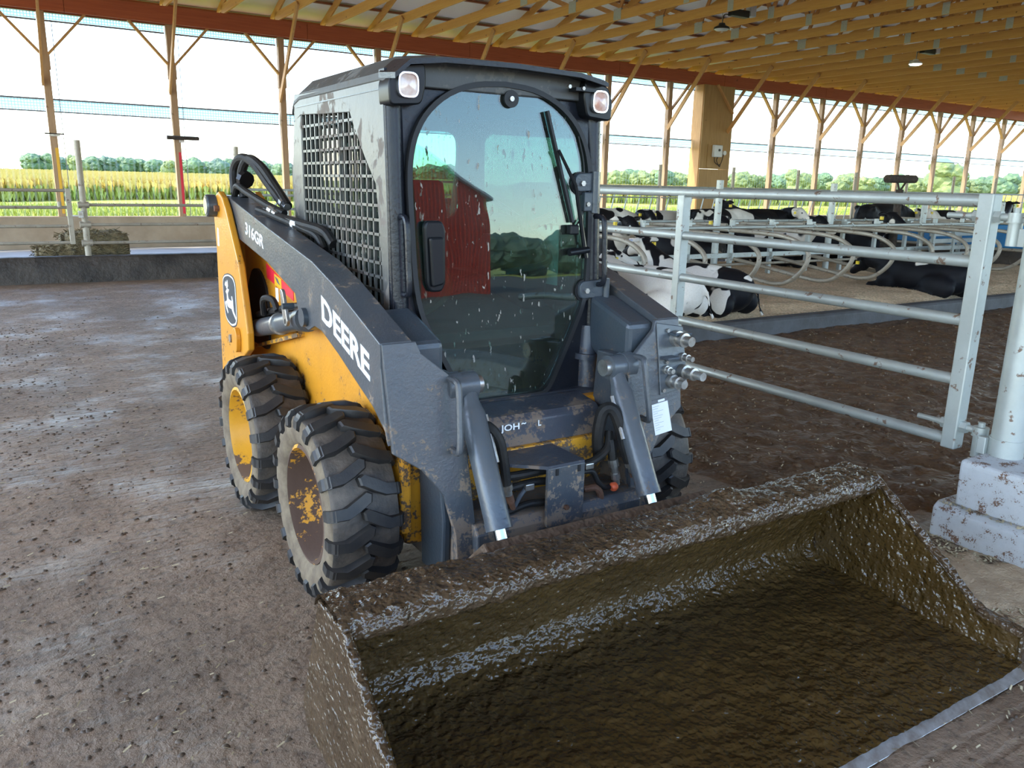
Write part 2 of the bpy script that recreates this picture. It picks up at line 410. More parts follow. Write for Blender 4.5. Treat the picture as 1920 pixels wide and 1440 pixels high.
def bedding_material():
    m, nt, p = newmat('bedding'); P = pos(nt)
    a = nz(nt, 1.4, 6, .65, P); b = nz(nt, 34, 4, .6, P); c2 = nz(nt, 9, 6, .7, P)
    c = mix(nt, ramp(nt, a.outputs[0], [(.46, 0), (.70, .7)]).outputs[0], (.80, .59, .37), (.38, .235, .13))
    c = mix(nt, ramp(nt, b.outputs[0], [(.38, .7), (.54, 0)]).outputs[0], c, (.42, .30, .18))
    c = mix(nt, ramp(nt, b.outputs[0], [(.60, 0), (.66, .8)]).outputs[0], c, (.80, .69, .50))
    nt.links.new(c, p.inputs['Base Color']); p.inputs['Roughness'].default_value = .9
    b1 = bump(nt, p, c2.outputs[0], .7, .03); bump(nt, p, b.outputs[0], .7, .012, b1)
bedding_material()
# lane floor, finely modelled where it is near
def lane_z(x, y):
    d = math.hypot(x, y)
    return .010*fbm(x, y, 0, 1.1, 5) + .006*fbm(x, y, 3, 7, 3) - .004
fl = obj('floor', grid(-7, 3.9, -.5, 13.95, 220, 300, lane_z), 'lane_floor', smooth=80); tag(fl, kind='structure')
def flatrect(x0, x1, y0, y1, z): return MB().add([(x0,y0,z),(x1,y0,z),(x1,y1,z),(x0,y1,z)], [(0,1,2,3)])
mb = MB()
for a in ((-14, -7, -4.4, 20.25), (-7, 3.9, -4.4, -.5), (-7, 3.9, 13.95, 20.25), (3.9, 46, -4.4, 20.25)): mb.add(*[(q.v, q.f) for q in [flatrect(*a, -.012)]][0])
tag(obj('floor', mb, 'lane_floor', smooth=0), kind='structure')
gz = -.07
mb = MB()
for a in ((-1400, -14, -1200, 20.6), (46, 1800, -1200, 20.6), ): mb.add(flatrect(*a, gz).v, [(0,1,2,3)])
tag(obj('ground', mb, 'ground_grass', smooth=0), kind='structure')
def gzf(y):   # the field dips gently away from the barn and rises again towards the trees
    pts = [(20, gz), (30, gz), (95, -1.15), (340, .75), (5000, .75)]
    for (a, za), (b, zb) in zip(pts, pts[1:]):
        if a <= y <= b: return za+(zb-za)*(y-a)/(b-a)
    return gz
mb = MB().loft([[(x, y, gzf(y)) for x in (-1400, 0, 1800)] for y in (20.4, 30, 60, 95, 160, 240, 340, 2400)], close=False)
tag(obj('ground', mb, 'ground_grass', smooth=0), kind='structure')
simple('yard_gravel', (.10, .088, .072), .9, 0, (.06, .052, .042), .8, (6, .5, .05))
tag(obj('ground', flatrect(-14, 46, -1200, -4.4, gz), 'yard_gravel', smooth=0), kind='structure')
# dark manure covering the cow alley beyond the gate
def alley_edge(x, y): 
    e = min(x-3.25-.35*fbm(x, y, 5, .9, 3), y-1.75-.3*fbm(x, y, 9, .8, 3)-max(0, 5-x)*.25)
    return max(0, min(1, e*3))
def alley_z(x, y): return -.012 + alley_edge(x, y)*(.030 + .018*fbm(x, y, 1, 1.6, 5) + .016*fbm(x, y, 4, 8, 3)) + (.0 if x < 40 else 0)
tag(obj('manure_layer', grid(3.0, 15, 1.3, 6.15, 230, 110, alley_z), 'alley_manure', smooth=80), 'trampled brown manure covering the alley behind the gate', 'manure', kind='stuff')
tag(obj('manure_layer', grid(15, 40, -3.5, 6.15, 60, 40, alley_z), 'alley_manure', smooth=80), 'brown manure covering the far end of the cow alley', 'manure', kind='stuff')
tag(obj('manure_layer', grid(4.6, 40, 11.9, 14.0, 90, 12, alley_z), 'alley_manure', smooth=80), 'brown manure in the feeding alley behind the stalls', 'manure', kind='stuff')
# free-stall beds: dark kerb and straw bedding
BX0, BX1 = 4.7, 40
tag(obj('bed_curb', MB().prism([(6.08, -.012), (6.08, .16), (6.11, .19), (6.24, .19), (6.24, -.012)], 'x', BX0, BX1), 'rubber_curb', smooth=0, bevel=.01), 'long dark kerb along the edge of the straw beds', 'kerb')
def bed_z(x, y):
    t = max(0, min(1, (y-6.2)/.5)); b = max(0, min(1, (11.85-y)/.5))
    return .12 + .11*min(t, 1)*min(b, 1) + .03*fbm(x, y, 2, 1.3, 4) + .012*fbm(x, y, 7, 8, 3)
tag(obj('straw_bedding', grid(BX0, 22, 6.2, 11.85, 260, 80, bed_z), 'bedding', smooth=80), 'pale straw and sawdust bedding spread through the stalls', 'bedding', kind='stuff')
tag(obj('straw_bedding', grid(22, BX1, 6.2, 11.85, 60, 20, bed_z), 'bedding', smooth=80), 'straw bedding at the far end of the stall row', 'bedding', kind='stuff')
# feed kerb with dark, manure-stained face, feed table beyond it
def rough_curb():
    rings = []; nx = 260
    for i in range(nx+1):
        x = -10 + 50*i/nx; n = .02*fbm(x, 0, 0, 2.5, 4); t = .38+.015*fbm(x, 3, 0, 3, 3)
        rings.append([(x, 14.05+n, -.02), (x, 14.07+n*.7, .2), (x, 14.10+n*.5, t-.03), (x, 14.14, t), (x, 14.33, t), (x, 14.36, -.02)])
    return MB().loft(rings)
tag(obj('feed_curb', rough_curb(), 'curb_dark', smooth=60), 'low dark manure-stained wall along the feed table', 'kerb')
simple('feed_table', (.42, .42, .41), .7, 0, (.34, .33, .31), 2)
tag(obj('floor', flatrect(-14, 46, 14.36, 20.2, .03), 'feed_table', smooth=0), kind='structure')

# ------------------------------------------------------------------ side wall
YW = 20.3; BAY = 2.465; PX0 = 1.06; PX = [PX0+BAY*k for k in range(-3, 17)]
tag(obj('wall_side', MB().prism([(YW-.1, -.05), (YW-.1, .72), (YW+.1, .72), (YW+.1, -.05)], 'x', -14, 46), 'concrete_wall', smooth=0, bevel=.015), kind='structure')
# header beam: laminated lengths butted end to end
hd = thing('header_beam', (15, YW-.1, 4.85), 'long red-brown laminated beam carrying the roof trusses', 'beam')
xs = [-8]
while xs[-1] < 44: xs.append(xs[-1]+(5.1 if len(xs) % 2 else 4.4))
for a, b in zip(xs, xs[1:]):
    obj('beam_length', MB().mm((a+.004, YW-.19, 4.85), (b-.004, YW-.10, 5.2)), 'header_wood', hd, 0, .004)
    obj('beam_length', MB().mm((a+1.1, YW+.10, 4.85), (b+1.1-.008, YW+.19, 5.2)), 'header_wood', hd, 0, .004)
# posts with knee braces
def make_post(x, lab):
    t = thing('barn_post', (x, YW, .72), lab, 'post', 'wooden side wall posts')
    obj('post', MB().mm((x-.07, YW-.08, .72), (x+.07, YW+.08, 4.85)), 'post_wood', t, 0, .006)
    for s in (-1, 1):
        obj('knee_brace', MB().bar((x+s*.07, YW-.05, 4.02), (x+s*.82, YW-.05, 4.86), .05, .11, (0, 1, 0)), 'brace_wood', t, 0)
        obj('knee_brace_block', MB().mm((x+s*.07-.02, YW-.085, 3.72), (x+s*.07+.02, YW+.06, 4.06)), 'post_wood', t, 0)
    obj('truss_brace', MB().bar((x-.09, YW-.10, 3.42), (x-.09, YW-1.75, 5.32), .045, .13, (0, .75, .65)), 'brace_wood', t, 0)
    return t
POST_LAB = 'weathered wooden post with knee braces under the red-brown beam'
p0 = make_post(PX[0], POST_LAB)
for x in PX[1:]:
    if abs(x-20.78) < .1: continue
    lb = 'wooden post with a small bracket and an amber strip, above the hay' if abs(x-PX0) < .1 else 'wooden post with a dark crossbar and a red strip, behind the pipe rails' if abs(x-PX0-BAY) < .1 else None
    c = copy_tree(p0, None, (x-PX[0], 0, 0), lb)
    if lb: obj('coloured_strip', MB().mm((x+.005, YW-.086, .78), (x+.06, YW-.081, 2.15)), 'red_print' if 'red' in lb else 'amber_print', c, 0)  # narrow coloured strip low on the front face of the post
# wide plywood column with control box
cx0, cx1 = 19.56, 20.92
t = thing('plywood_column', (20.2, YW, 0), 'wide plywood-clad wooden column with a control box on it', 'column')
for dx, sg in ((-.62, -1), (0, 1)): obj('knee_brace', MB().bar((20.85+dx*0+sg*.07*(sg > 0), YW-(.31 if sg < 0 else .05), 4.02), (20.85+sg*.78, YW-(.31 if sg < 0 else .05), 4.86), .05, .11, (0, 1, 0)), 'brace_wood', t, 0)
obj('truss_brace', MB().bar((20.69, YW-.30, 3.42), (20.69, YW-1.95, 5.32), .045, .13, (0, .75, .65)), 'brace_wood', t, 0)
obj('cladding', MB().mm((cx0, YW-.28, -.02), (cx1, YW-.24, 2.23)), 'plywood', t, 0, .004)
obj('cladding', MB().mm((cx0, YW-.28, 2.235), (cx1, YW-.24, 4.85)), 'plywood', t, 0, .004)
obj('side_board', MB().mm((cx0-.02, YW-.24, -.02), (cx0+.02, YW+.2, 4.85)), 'brace_wood', t, 0)
obj('side_board', MB().mm((cx1-.02, YW-.24, -.02), (cx1+.02, YW+.2, 4.85)), 'brace_wood', t, 0)
obj('mounting_board', MB().mm((19.86, YW-.30, 2.28), (20.72, YW-.282, 3.02)), 'plywood', t, 0, .003)
cb = thing('control_box', (20.25, YW-.36, 2.6), 'small light grey electrical box on the plywood column', 'control box')
obj('housing', MB().mm((20.05, YW-.42, 2.62), (20.42, YW-.302, 3.0)), 'box_grey', cb, 0, .02)
obj('dial', MB().cyl((20.27, YW-.421, 2.84), (20.27, YW-.44, 2.84), .04), 'black_lamp', cb)
obj('round_outlet', MB().cyl((20.58, YW-.302, 2.76), (20.58, YW-.38, 2.76), .07), 'box_grey', cb)
obj('cable', MB().tube(spline([(20.14, YW-.34, 2.62), (20.18, YW-.34, 2.46), (20.34, YW-.34, 2.38), (20.46, YW-.34, 2.42), (20.56, YW-.34, 2.7)]), .012, 6), 'hose', cb)
obj('cable', MB().tube(spline([(20.3, YW-.34, 2.62), (20.26, YW-.34, 2.5), (20.4, YW-.34, 2.32), (20.44, YW-.34, 2.38)]), .012, 6), 'hose', cb)
# rolled curtain bands and netting, one per bay
for k in range(len(PX)-1):
    a, b = PX[k]+.075, PX[k+1]-.075
    if a < 19.56 < b: b = 19.5
    elif abs(a-20.85) < .1: a = 20.97
    t = thing('side_curtain', ((a+b)/2, YW+.12, 2.85), 'see-through curtain band hung across the open side wall', 'curtain', 'curtain bands between the posts')
    obj('fabric', MB().mm((a, YW+.115, 2.90), (b, YW+.12, 3.13)), 'curtain', t, 0)
    obj('rod', MB().cyl((a, YW+.12, 3.14), (b, YW+.12, 3.14), .018, n=8), 'curtain_edge', t)
    obj('rod', MB().cyl((a, YW+.12, 2.89), (b, YW+.12, 2.89), .014, n=8), 'curtain_edge', t)
    t = thing('top_curtain', ((a+b)/2, YW+.12, 4.7), 'rolled-up curtain strip just below the red-brown beam', 'curtain', 'curtain strips under the beam')
    obj('fabric', MB().mm((a, YW+.115, 4.71), (b, YW+.12, 4.9)), 'curtain', t, 0)
    obj('rod', MB().cyl((a, YW+.12, 4.69), (b, YW+.12, 4.69), .018, n=8), 'curtain_edge', t)
    tag(obj('bird_netting', MB().add([(a, YW+.07, .72), (b, YW+.07, .72), (b, YW+.07, 2.88), (a, YW+.07, 2.88)], [(0,1,2,3)]), 'netting', smooth=0), 'fine pale netting stretched across the lower side opening', 'netting', 'netting panels in the side openings')
    tag(obj('curtain_cord', MB().cyl((a+.12, YW+.09, .72), (a+.12, YW+.09, 4.7), .008, n=6), 'curtain_edge'), 'thin dark vertical cord beside a side wall post', 'cord', 'curtain cords')
# horizontal fixtures on the two posts at the lane
fx = thing('bracket_bar', (3.62, YW-.2, 2.4), 'short dark horizontal bar fixed across the second post', 'bracket')
obj('bar', MB().prism([(YW-.24, 2.42), (YW-.24, 2.49), (YW-.1, 2.51), (YW-.1, 2.42)], 'x', 3.29, 3.97), 'brush_brown', fx, 0, .01)
obj('clip', MB().mm((3.55, YW-.14, 2.36), (3.66, YW-.08, 2.43)), 'steel', fx, 0)
fx = thing('bracket_bar', (1.08, YW-.2, 2.38), 'small thin horizontal bracket fixed across a lane-side post', 'bracket')
obj('bar', MB().mm((.9, YW-.16, 2.42), (1.26, YW-.08, 2.445)), 'brush_brown', fx, 0)
obj('clip', MB().mm((.98, YW-.16, 2.38), (1.18, YW-.08, 2.42)), 'steel', fx, 0)

# ------------------------------------------------------------------ roof: trusses, purlins, sheeting
YE0, YE1 = -4.0, 20.4; YR = (YE0+YE1)/2; SL = 1/3.0; ZC = 5.2
def ztop(y): return ZC+.30+SL*((y-YE0) if y < YR else (YE1-y))
def make_truss(x):
    t = thing('roof_truss', (x, YR, ZC), 'golden wooden roof truss with steel joint plates spanning the barn', 'truss', 'roof trusses')
    wd = .038; h = .20
    obj('bottom_chord', MB().mm((x-wd/2, YE0, ZC), (x+wd/2, YE1, ZC+h)), 'truss_wood', t, 0)
    for s, ye in ((1, YE1+.55), (-1, YE0-.55)):
        yb = YR; z0 = ztop(ye if abs(ye) < 1e9 else 0)
        obj('top_chord', MB().bar((x, ye, ztop(ye)-.1), (x, yb, ztop(yb)-.1), wd, .19, (0, 0, 1)), 'truss_wood', t, 0)
        n = 5; bp = [YR+s*(YE1-YR)*k for k in (.0, .20, .40, .58)]; tp = [YR+s*(YE1-YR)*k for k in (.10, .30, .49, .78)]
        nodes = []
        for i in range(4):
            for (ya, yb2) in ((bp[i], tp[i]),) + (((tp[i], bp[i+1]),) if i < 3 else ()):
                za = ZC+.1 if ya in bp else ztop(ya)-.15; zb = ZC+.1 if yb2 in bp else ztop(yb2)-.15
                if i == 4 and False: continue
                obj('web', MB().bar((x, ya, za), (x, yb2, zb), wd*.95, .09, (1, 0, 0) if False else (0, 0, 1) if abs(za-zb) < abs(ya-yb2)*2 else (0, 1, 0)), 'web_wood', t, 0)
        for yy in bp[1:]:
            w2 = .13 if abs(yy-YR)/(YE1-YR) > .5 else .08
            obj('joint_plate', MB().mm((x-wd/2-.004, yy-w2, ZC+.005), (x+wd/2+.004, yy+w2, ZC+.24)), 'truss_plate', t, 0)
    return t
TX = [PX0-.09-BAY*3 + BAY/2*k + .045 for k in range(0, 40)]
t0 = make_truss(TX[0])
for x in TX[1:]: copy_tree(t0, None, (x-TX[0], 0, 0))
rs = tag(obj('ceiling', MB().loft([[(-9, y, ztop(y)+.045), (44, y, ztop(y)+.045)] for y in (YE0-.6, YR, YE1+.6)], close=False), 'roof_metal', smooth=0), kind='structure')
tag(obj('roof', MB().loft([[(-9.2, y, ztop(y)+.09), (44.2, y, ztop(y)+.09)] for y in (YE0-.65, YR, YE1+.65)], close=False), 'roof_outer', smooth=0), kind='structure')
PL = 'long red-brown purlin under the white roof sheets'
py = [YR+s*(.3+k*.95) for s in (1, -1) for k in range(14)]
base = None
for y in py:
    z = ztop(y)
    tag(obj('purlin', MB().bar((-9, y, z-.005), (44, y, z-.005), .09, .04, (0, 0, 1)), 'purlin_wood', smooth=0), PL, 'purlin', 'roof purlins')
# far eave side of the barn behind the viewer: posts and beam only
hb = thing('rear_header_beam', (15, YE0+.1, 4.85), 'red-brown laminated beam on the opposite open side', 'beam')
obj('beam_length', MB().mm((-8, YE0+.02, 4.85), (44, YE0+.2, 5.2)), 'header_wood', hb, 0)
for k in range(9):
    x = -5.5+BAY*2*k
    tag(obj('barn_post', MB().mm((x-.07, YE0+.04, -.05), (x+.07, YE0+.2, 4.85)), 'post_wood', smooth=0), 'wooden post on the opposite open side of the barn', 'post', 'posts on the opposite side')
# hanging high-bay lamps
m_, nt_, p_ = newmat('lamp_glow'); p_.inputs['Emission Color'].default_value = (1, .95, .85, 1); p_.inputs['Emission Strength'].default_value = 6
simple('lamp_off', (.7, .7, .68), .3)
for (x, y, z, lit) in ((TX[16], 13.3, 4.88, False), (TX[22], 13.6, 4.88, True)):
    t = thing('bay_lamp', (x, y, z), 'lit white high-bay lamp hanging below the trusses' if lit else 'unlit black high-bay lamp hanging below the trusses', 'lamp')
    obj('heat_sink', MB().lathe([(.0, .12), (.06, .12), (.075, .08), (.16, .04), (.17, .0), (0, .0)], (x, y, z), 'z', 20), 'box_grey' if lit else 'black_lamp', t)
    obj('diffuser', MB().lathe([(0, -.03), (.12, -.025), (.155, 0), (0, 0)], (x, y, z), 'z', 20), 'lamp_glow' if lit else 'lamp_off', t)
    obj('hook', MB().cyl((x, y, z+.1), (x, y, ZC+.05), .008, n=6), 'steel', t)
    obj('cord', MB().tube(spline([(x, y, z+.12), (x+.1, y+.05, z+.3), (x+.3, y+.1, ZC+.02)]), .012, 6), 'black_lamp', t)
    obj('driver_box', MB().mm((x+.25, y-.05, ZC-.02), (x+.75, y+.1, ZC+.12)), 'black_lamp', t, 0, .01)
    obj('junction_box', MB().mm((x+.78, y-.05, ZC+.02), (x+.95, y+.1, ZC+.25)), 'box_grey', t, 0, .01)

# ------------------------------------------------------------------ skid steer loader
XC = 1.71
LD = thing('skid_steer_loader', (XC, 3.4, 0), 'muddy yellow and dark grey skid steer loader with a wide bucket', 'loader')
def X(h): return XC+h
# --- wheels
AXZ = .378; RT = .352; RO = .385; WO = .86; TW = .275
def tire_mesh(s):
    # profile (radius, offset from tread centre), outer side positive
    h = TW/2
    pr = [(.215, h*.62), (.235, h*.80), (.25, h*.93), (.29, h*1.0), (.325, h*.98), (.345, h*.92), (RT, h*.80), (RT+.004, h*.3), (RT+.005, 0), (RT+.004, -h*.3), (RT, -h*.80), (.345, -h*.92), (.29, -h), (.235, -h*.8), (.215, -h*.62)]
    return pr
def lug_mesh(s, side):
    """L-shaped bar: from the shoulder in towards the centre, bent in the middle"""
    h = TW/2; P = []
    # (lateral, arc) outline; lateral from shoulder to past the centre
    out = [(h*1.0, -.030), (h*.55, -.026), (h*.22, -.006), (-h*.12, .020), (-h*.16, .048), (-h*.02, .058), (h*.30, .036), (h*.62, .014), (h*1.0, .012)]
    v = []; n = len(out)
    for k, (rr, sc) in enumerate(((RT-.012, 1.06), (RO-.006, 1.0), (RO, .90))):
        cx_ = sum(p[0] for p in out)/n; ca = sum(p[1] for p in out)/n
        for (l, a) in out:
            l2 = cx_+(l-cx_)*sc; a2 = ca+(a-ca)*sc
            drop = .026*max(0, (abs(l2)/h-.72)/.28)**1.5
            ang = a2/RT; r = rr-drop
            v.append((side*l2, r*math.sin(ang), r*math.cos(ang)))
    f = [tuple(range(2*n, 3*n))]
    for k in range(2):
        for i in range(n): j = (i+1) % n; f.append((k*n+i, k*n+j, (k+1)*n+j, (k+1)*n+i))
    # shoulder block running down the sidewall edge
    mb = MB(); mb.v = v; mb.f = f
    return mb
def shoulder_mesh(side):
    h = TW/2; v = []; f = []
    ring = [(h*.86, RO-.012), (h*1.06, RO-.04), (h*1.075, RT-.04), (h*.98, RT-.05), (h*.8, RT-.02)]
    for a in (-.030, .012):
        for (l, r) in ring: v.append((side*l, r*math.sin(a/RT), r*math.cos(a/RT)))
    n = len(ring); mb = MB(); mb.v = v; mb.f = [tuple(range(n))[::-1], tuple(range(n, 2*n))]+[(i, (i+1) % n, n+(i+1) % n, n+i) for i in range(n)]
    return mb
def local_obj(name, mb, mat, smooth=35):
    me = bpy.data.meshes.new(name); me.from_pydata([tuple(p) for p in mb.v], [], mb.f); finish(me, mat, smooth)
    o = bpy.data.objects.new(name, me); col.objects.link(o); return o
LUGS = {}
for side in (-1, 1):
    for kind, mb in (('lug', lug_mesh(1, side)), ('shoulder', shoulder_mesh(side))):
        me = bpy.data.meshes.new('tread_lug'); me.from_pydata([tuple(p) for p in mb.v], [], mb.f); finish(me, 'rubber', 30); LUGS[side, kind] = me
def wheel(s, y, name, muddy):
    c = Vector((X(s*(WO-TW/2)), y, AXZ)); NL = 19
    mb = MB().lathe([(r, s*l) for r, l in tire_mesh(s)], (0, 0, 0), 'x', 56)
    w_ = local_obj(name, mb, ['rubber_side', 'tread_floor'], 50); w_.parent = LD; w_.location = c-Vector(LD.location)
    for p in w_.data.polygons:
        if math.hypot(p.center.y, p.center.z) > .346: p.material_index = 1
    w_['label'] = 'chunky muddy rubber tyre'
    rim = MB().lathe([(.232, s*.095), (.236, s*.118), (.222, s*.122), (.214, s*.10), (.205, s*.03), (.185, -s*.005), (.17, -s*.03), (.08, -s*.035), (.075, s*.01), (.0, s*.012)], (0, 0, 0), 'x', 40)
    ro = local_obj('rim', rim, 'rim_muddy' if muddy else 'rim_yellow', 30); ro.parent = w_
    hub = MB().lathe([(.07, s*.0), (.065, s*.04), (.03, s*.05), (0, s*.05)], (0, 0, 0), 'x', 20)
    ho = local_obj('hub', hub, 'rim_muddy', 30); ho.parent = w_
    for k in range(8):
        a = 2*math.pi*k/8
        nb = local_obj('wheel_nut', MB().cyl((-s*.034, .13*math.cos(a), .13*math.sin(a)), (-s*.008, .13*math.cos(a), .13*math.sin(a)), .013, n=6), 'rust', 30); nb.parent = w_
    for side in (-1, 1):
        for k in range(NL):
            a = 2*math.pi*(k+(.5 if side > 0 else 0))/NL
            for kind in ('lug', 'shoulder'):
                o = bpy.data.objects.new('tread_lug', LUGS[side, kind]); col.objects.link(o); o.parent = w_; o.rotation_euler = (a, 0, 0)
    return w_
for s in (-1, 1):
    wheel(s, 2.89, 'front_wheel', True); wheel(s, 3.90, 'rear_wheel', False)
# --- chassis
ch = obj('chassis', MB().mm((X(-.52), 2.66, .22), (X(.52), 4.75, .72)), 'yellow_paint', LD, 0, .02)
for s in (-1, 1):
    # side body shell above the wheels, rising to the rear
    poly = [(2.60, .30), (2.60, .86), (3.05, .98), (3.5, 1.16), (4.1, 1.28), (4.55, 1.34), (4.80, 1.30), (4.84, .55), (4.45, .42), (3.4, .42)]
    obj('body_side', MB().prism(poly, 'x', X(s*.52), X(s*.565)), 'yellow_paint', LD, 0, .012)
    obj('axle', MB().cyl((X(s*.45), 2.89, AXZ), (X(s*.66), 2.89, AXZ), .075), 'yellow_dirty', LD)
    obj('axle', MB().cyl((X(s*.45), 3.90, AXZ), (X(s*.66), 3.90, AXZ), .075), 'yellow_dirty', LD)
    # fender ledge over the rear wheel
    obj('fender', MB().prism([(3.70, .90), (4.10, .80), (4.55, .69), (4.55, .675), (4.10, .78), (3.70, .88)], 'x', X(s*.565), X(s*.60)), 'yellow_dirty', LD, 0)
# dark side opening (engine side) behind tower
for s in (-1, 1):
    pts = [(4.30, .70), (4.26, .9), (4.30, 1.05), (4.42, 1.13), (4.56, 1.12), (4.70, .98), (4.72, .70)]
    obj('side_vent', MB().prism(rounded(pts, .06), 'x', X(s*.562), X(s*.578)), 'gasket', LD, 0)
obj('belly_plate', MB().mm((X(-.45), 2.5, .17), (X(.45), 4.7, .24)), 'dark_paint', LD, 0, .01)
# engine hood and rear door
obj('engine_hood', MB().prism(rounded([(3.95, .72), (3.95, 1.30), (4.25, 1.34), (4.75, 1.25), (4.95, 1.05), (4.95, .35), (4.75, .30)], .08), 'x', X(-.50), X(.50)), 'dark_paint_clean', LD, 30, .01)
obj('fuel_tank', MB().mm((X(-.36), 4.05, 1.30), (X(-.05), 4.42, 1.40)), 'yellow_paint', LD, 0, .035)
# --- rear towers
for s in (-1, 1):
    poly = [(4.80, .50), (4.745, 1.22), (4.76, 1.40), (4.70, 1.505), (4.62, 1.53), (4.54, 1.50), (4.47, 1.44), (4.36, 1.30), (4.26, 1.175), (4.15, .83), (4.16, .74), (4.33, .655), (4.42, .52)]
    tw = obj('rear_tower', MB().prism(poly, 'x', X(s*.685), X(s*.72)), 'yellow_paint', LD, 0, .008)
    obj('inner_plate', MB().prism([(p[0], p[1]) for p in poly], 'x', X(s*.49), X(s*.525)), 'yellow_paint', tw, 0, .008)
    obj('web_plate', MB().mm((X(s*.52)-.0, 4.74, .5), (X(s*.69), 4.78, 1.3)), 'yellow_paint', tw, 0)
    obj('pivot_pin', MB().lathe([(0, s*.772), (.055, s*.772), (.060, s*.765), (.060, s*.722), (.0, s*.72)], (XC, 4.70, 1.452), 'x', 24), 'dark_paint_clean', tw)
    obj('pin_cap', MB().lathe([(0, s*.775), (.045, s*.775), (.045, s*.771)], (XC, 4.70, 1.452), 'x', 20), 'steel', tw)
    obj('bolt', MB().cyl((X(s*.72), 4.62, 1.44), (X(s*.745), 4.62, 1.44), .018, n=6), 'rust', tw)
    obj('guide_bracket', MB().prism(rounded([(4.40, .81), (4.32, .84), (4.29, .79), (4.31, .70), (4.40, .70)], .03), 'x', X(s*.72), X(s*.745)), 'yellow_paint', tw, 0, .004)
    obj('bolt', MB().cyl((X(s*.72), 4.43, .76), (X(s*.75), 4.43, .76), .024, n=6), 'steel', tw)
    if s < 0:
        # emblem: dark shield, white outline, leaping deer
        xo = X(-.72)
        sh = [(4.639, 1.063), (4.587, 1.089), (4.484, 1.106), (4.383, 1.097), (4.339, 1.066), (4.344, .868), (4.376, .832), (4.477, .808), (4.618, .833), (4.646, .987)]
        def off(poly, k):
            cy_ = sum(p[0] for p in poly)/len(poly); cz_ = sum(p[1] for p in poly)/len(poly)
            return [(cy_+(p[0]-cy_)*k, cz_+(p[1]-cz_)*k) for p in poly]
        em = obj('emblem', MB().prism(rounded(sh, .05), 'x', xo-.0015, xo), 'dark_paint_clean', tw, 0)
        obj('emblem_outline', MB().prism(rounded(off(sh, .95), .05), 'x', xo-.0025, xo-.001), 'white_print', tw, 0)
        obj('emblem_field', MB().prism(rounded(off(sh, .89), .045), 'x', xo-.0035, xo-.001), 'dark_paint_clean', tw, 0)
        # deer seen from the side, u to the right, v up, leaping up to the left
        deer = [(4.578, 1.035), (4.556, 1.056), (4.543, 1.046), (4.514, 1.066), (4.505, 1.045), (4.504, 1.031), (4.527, 1.018), (4.485, 1.016), (4.502, 1.002), (4.518, .994), (4.518, .98), (4.507, .963), (4.475, .96), (4.432, .959), (4.44, .985), (4.426, .988), (4.411, .966), (4.41, .939), (4.403, .909), (4.358, .881), (4.355, .866), (4.369, .868), (4.422, .894), (4.449, .916), (4.507, .915), (4.539, .919), (4.55, .934), (4.564, .935), (4.56, .914), (4.534, .885), (4.546, .878), (4.579, .902), (4.596, .928), (4.599, .937), (4.557, .946), (4.544, .958), (4.546, .986), (4.569, .997), (4.55, 1.006), (4.532, 1.015), (4.55, 1.022), (4.543, 1.032), (4.565, 1.025)]
        obj('emblem_deer', MB().prism(deer, 'x', xo-.0045, xo-.001), 'white_print', tw, 0)
        obj('side_decal', MB().prism([(4.70, 1.235), (4.665, 1.235), (4.66, 1.33), (4.69, 1.335)], 'x', xo-.0015, xo), 'white_print', tw, 0)
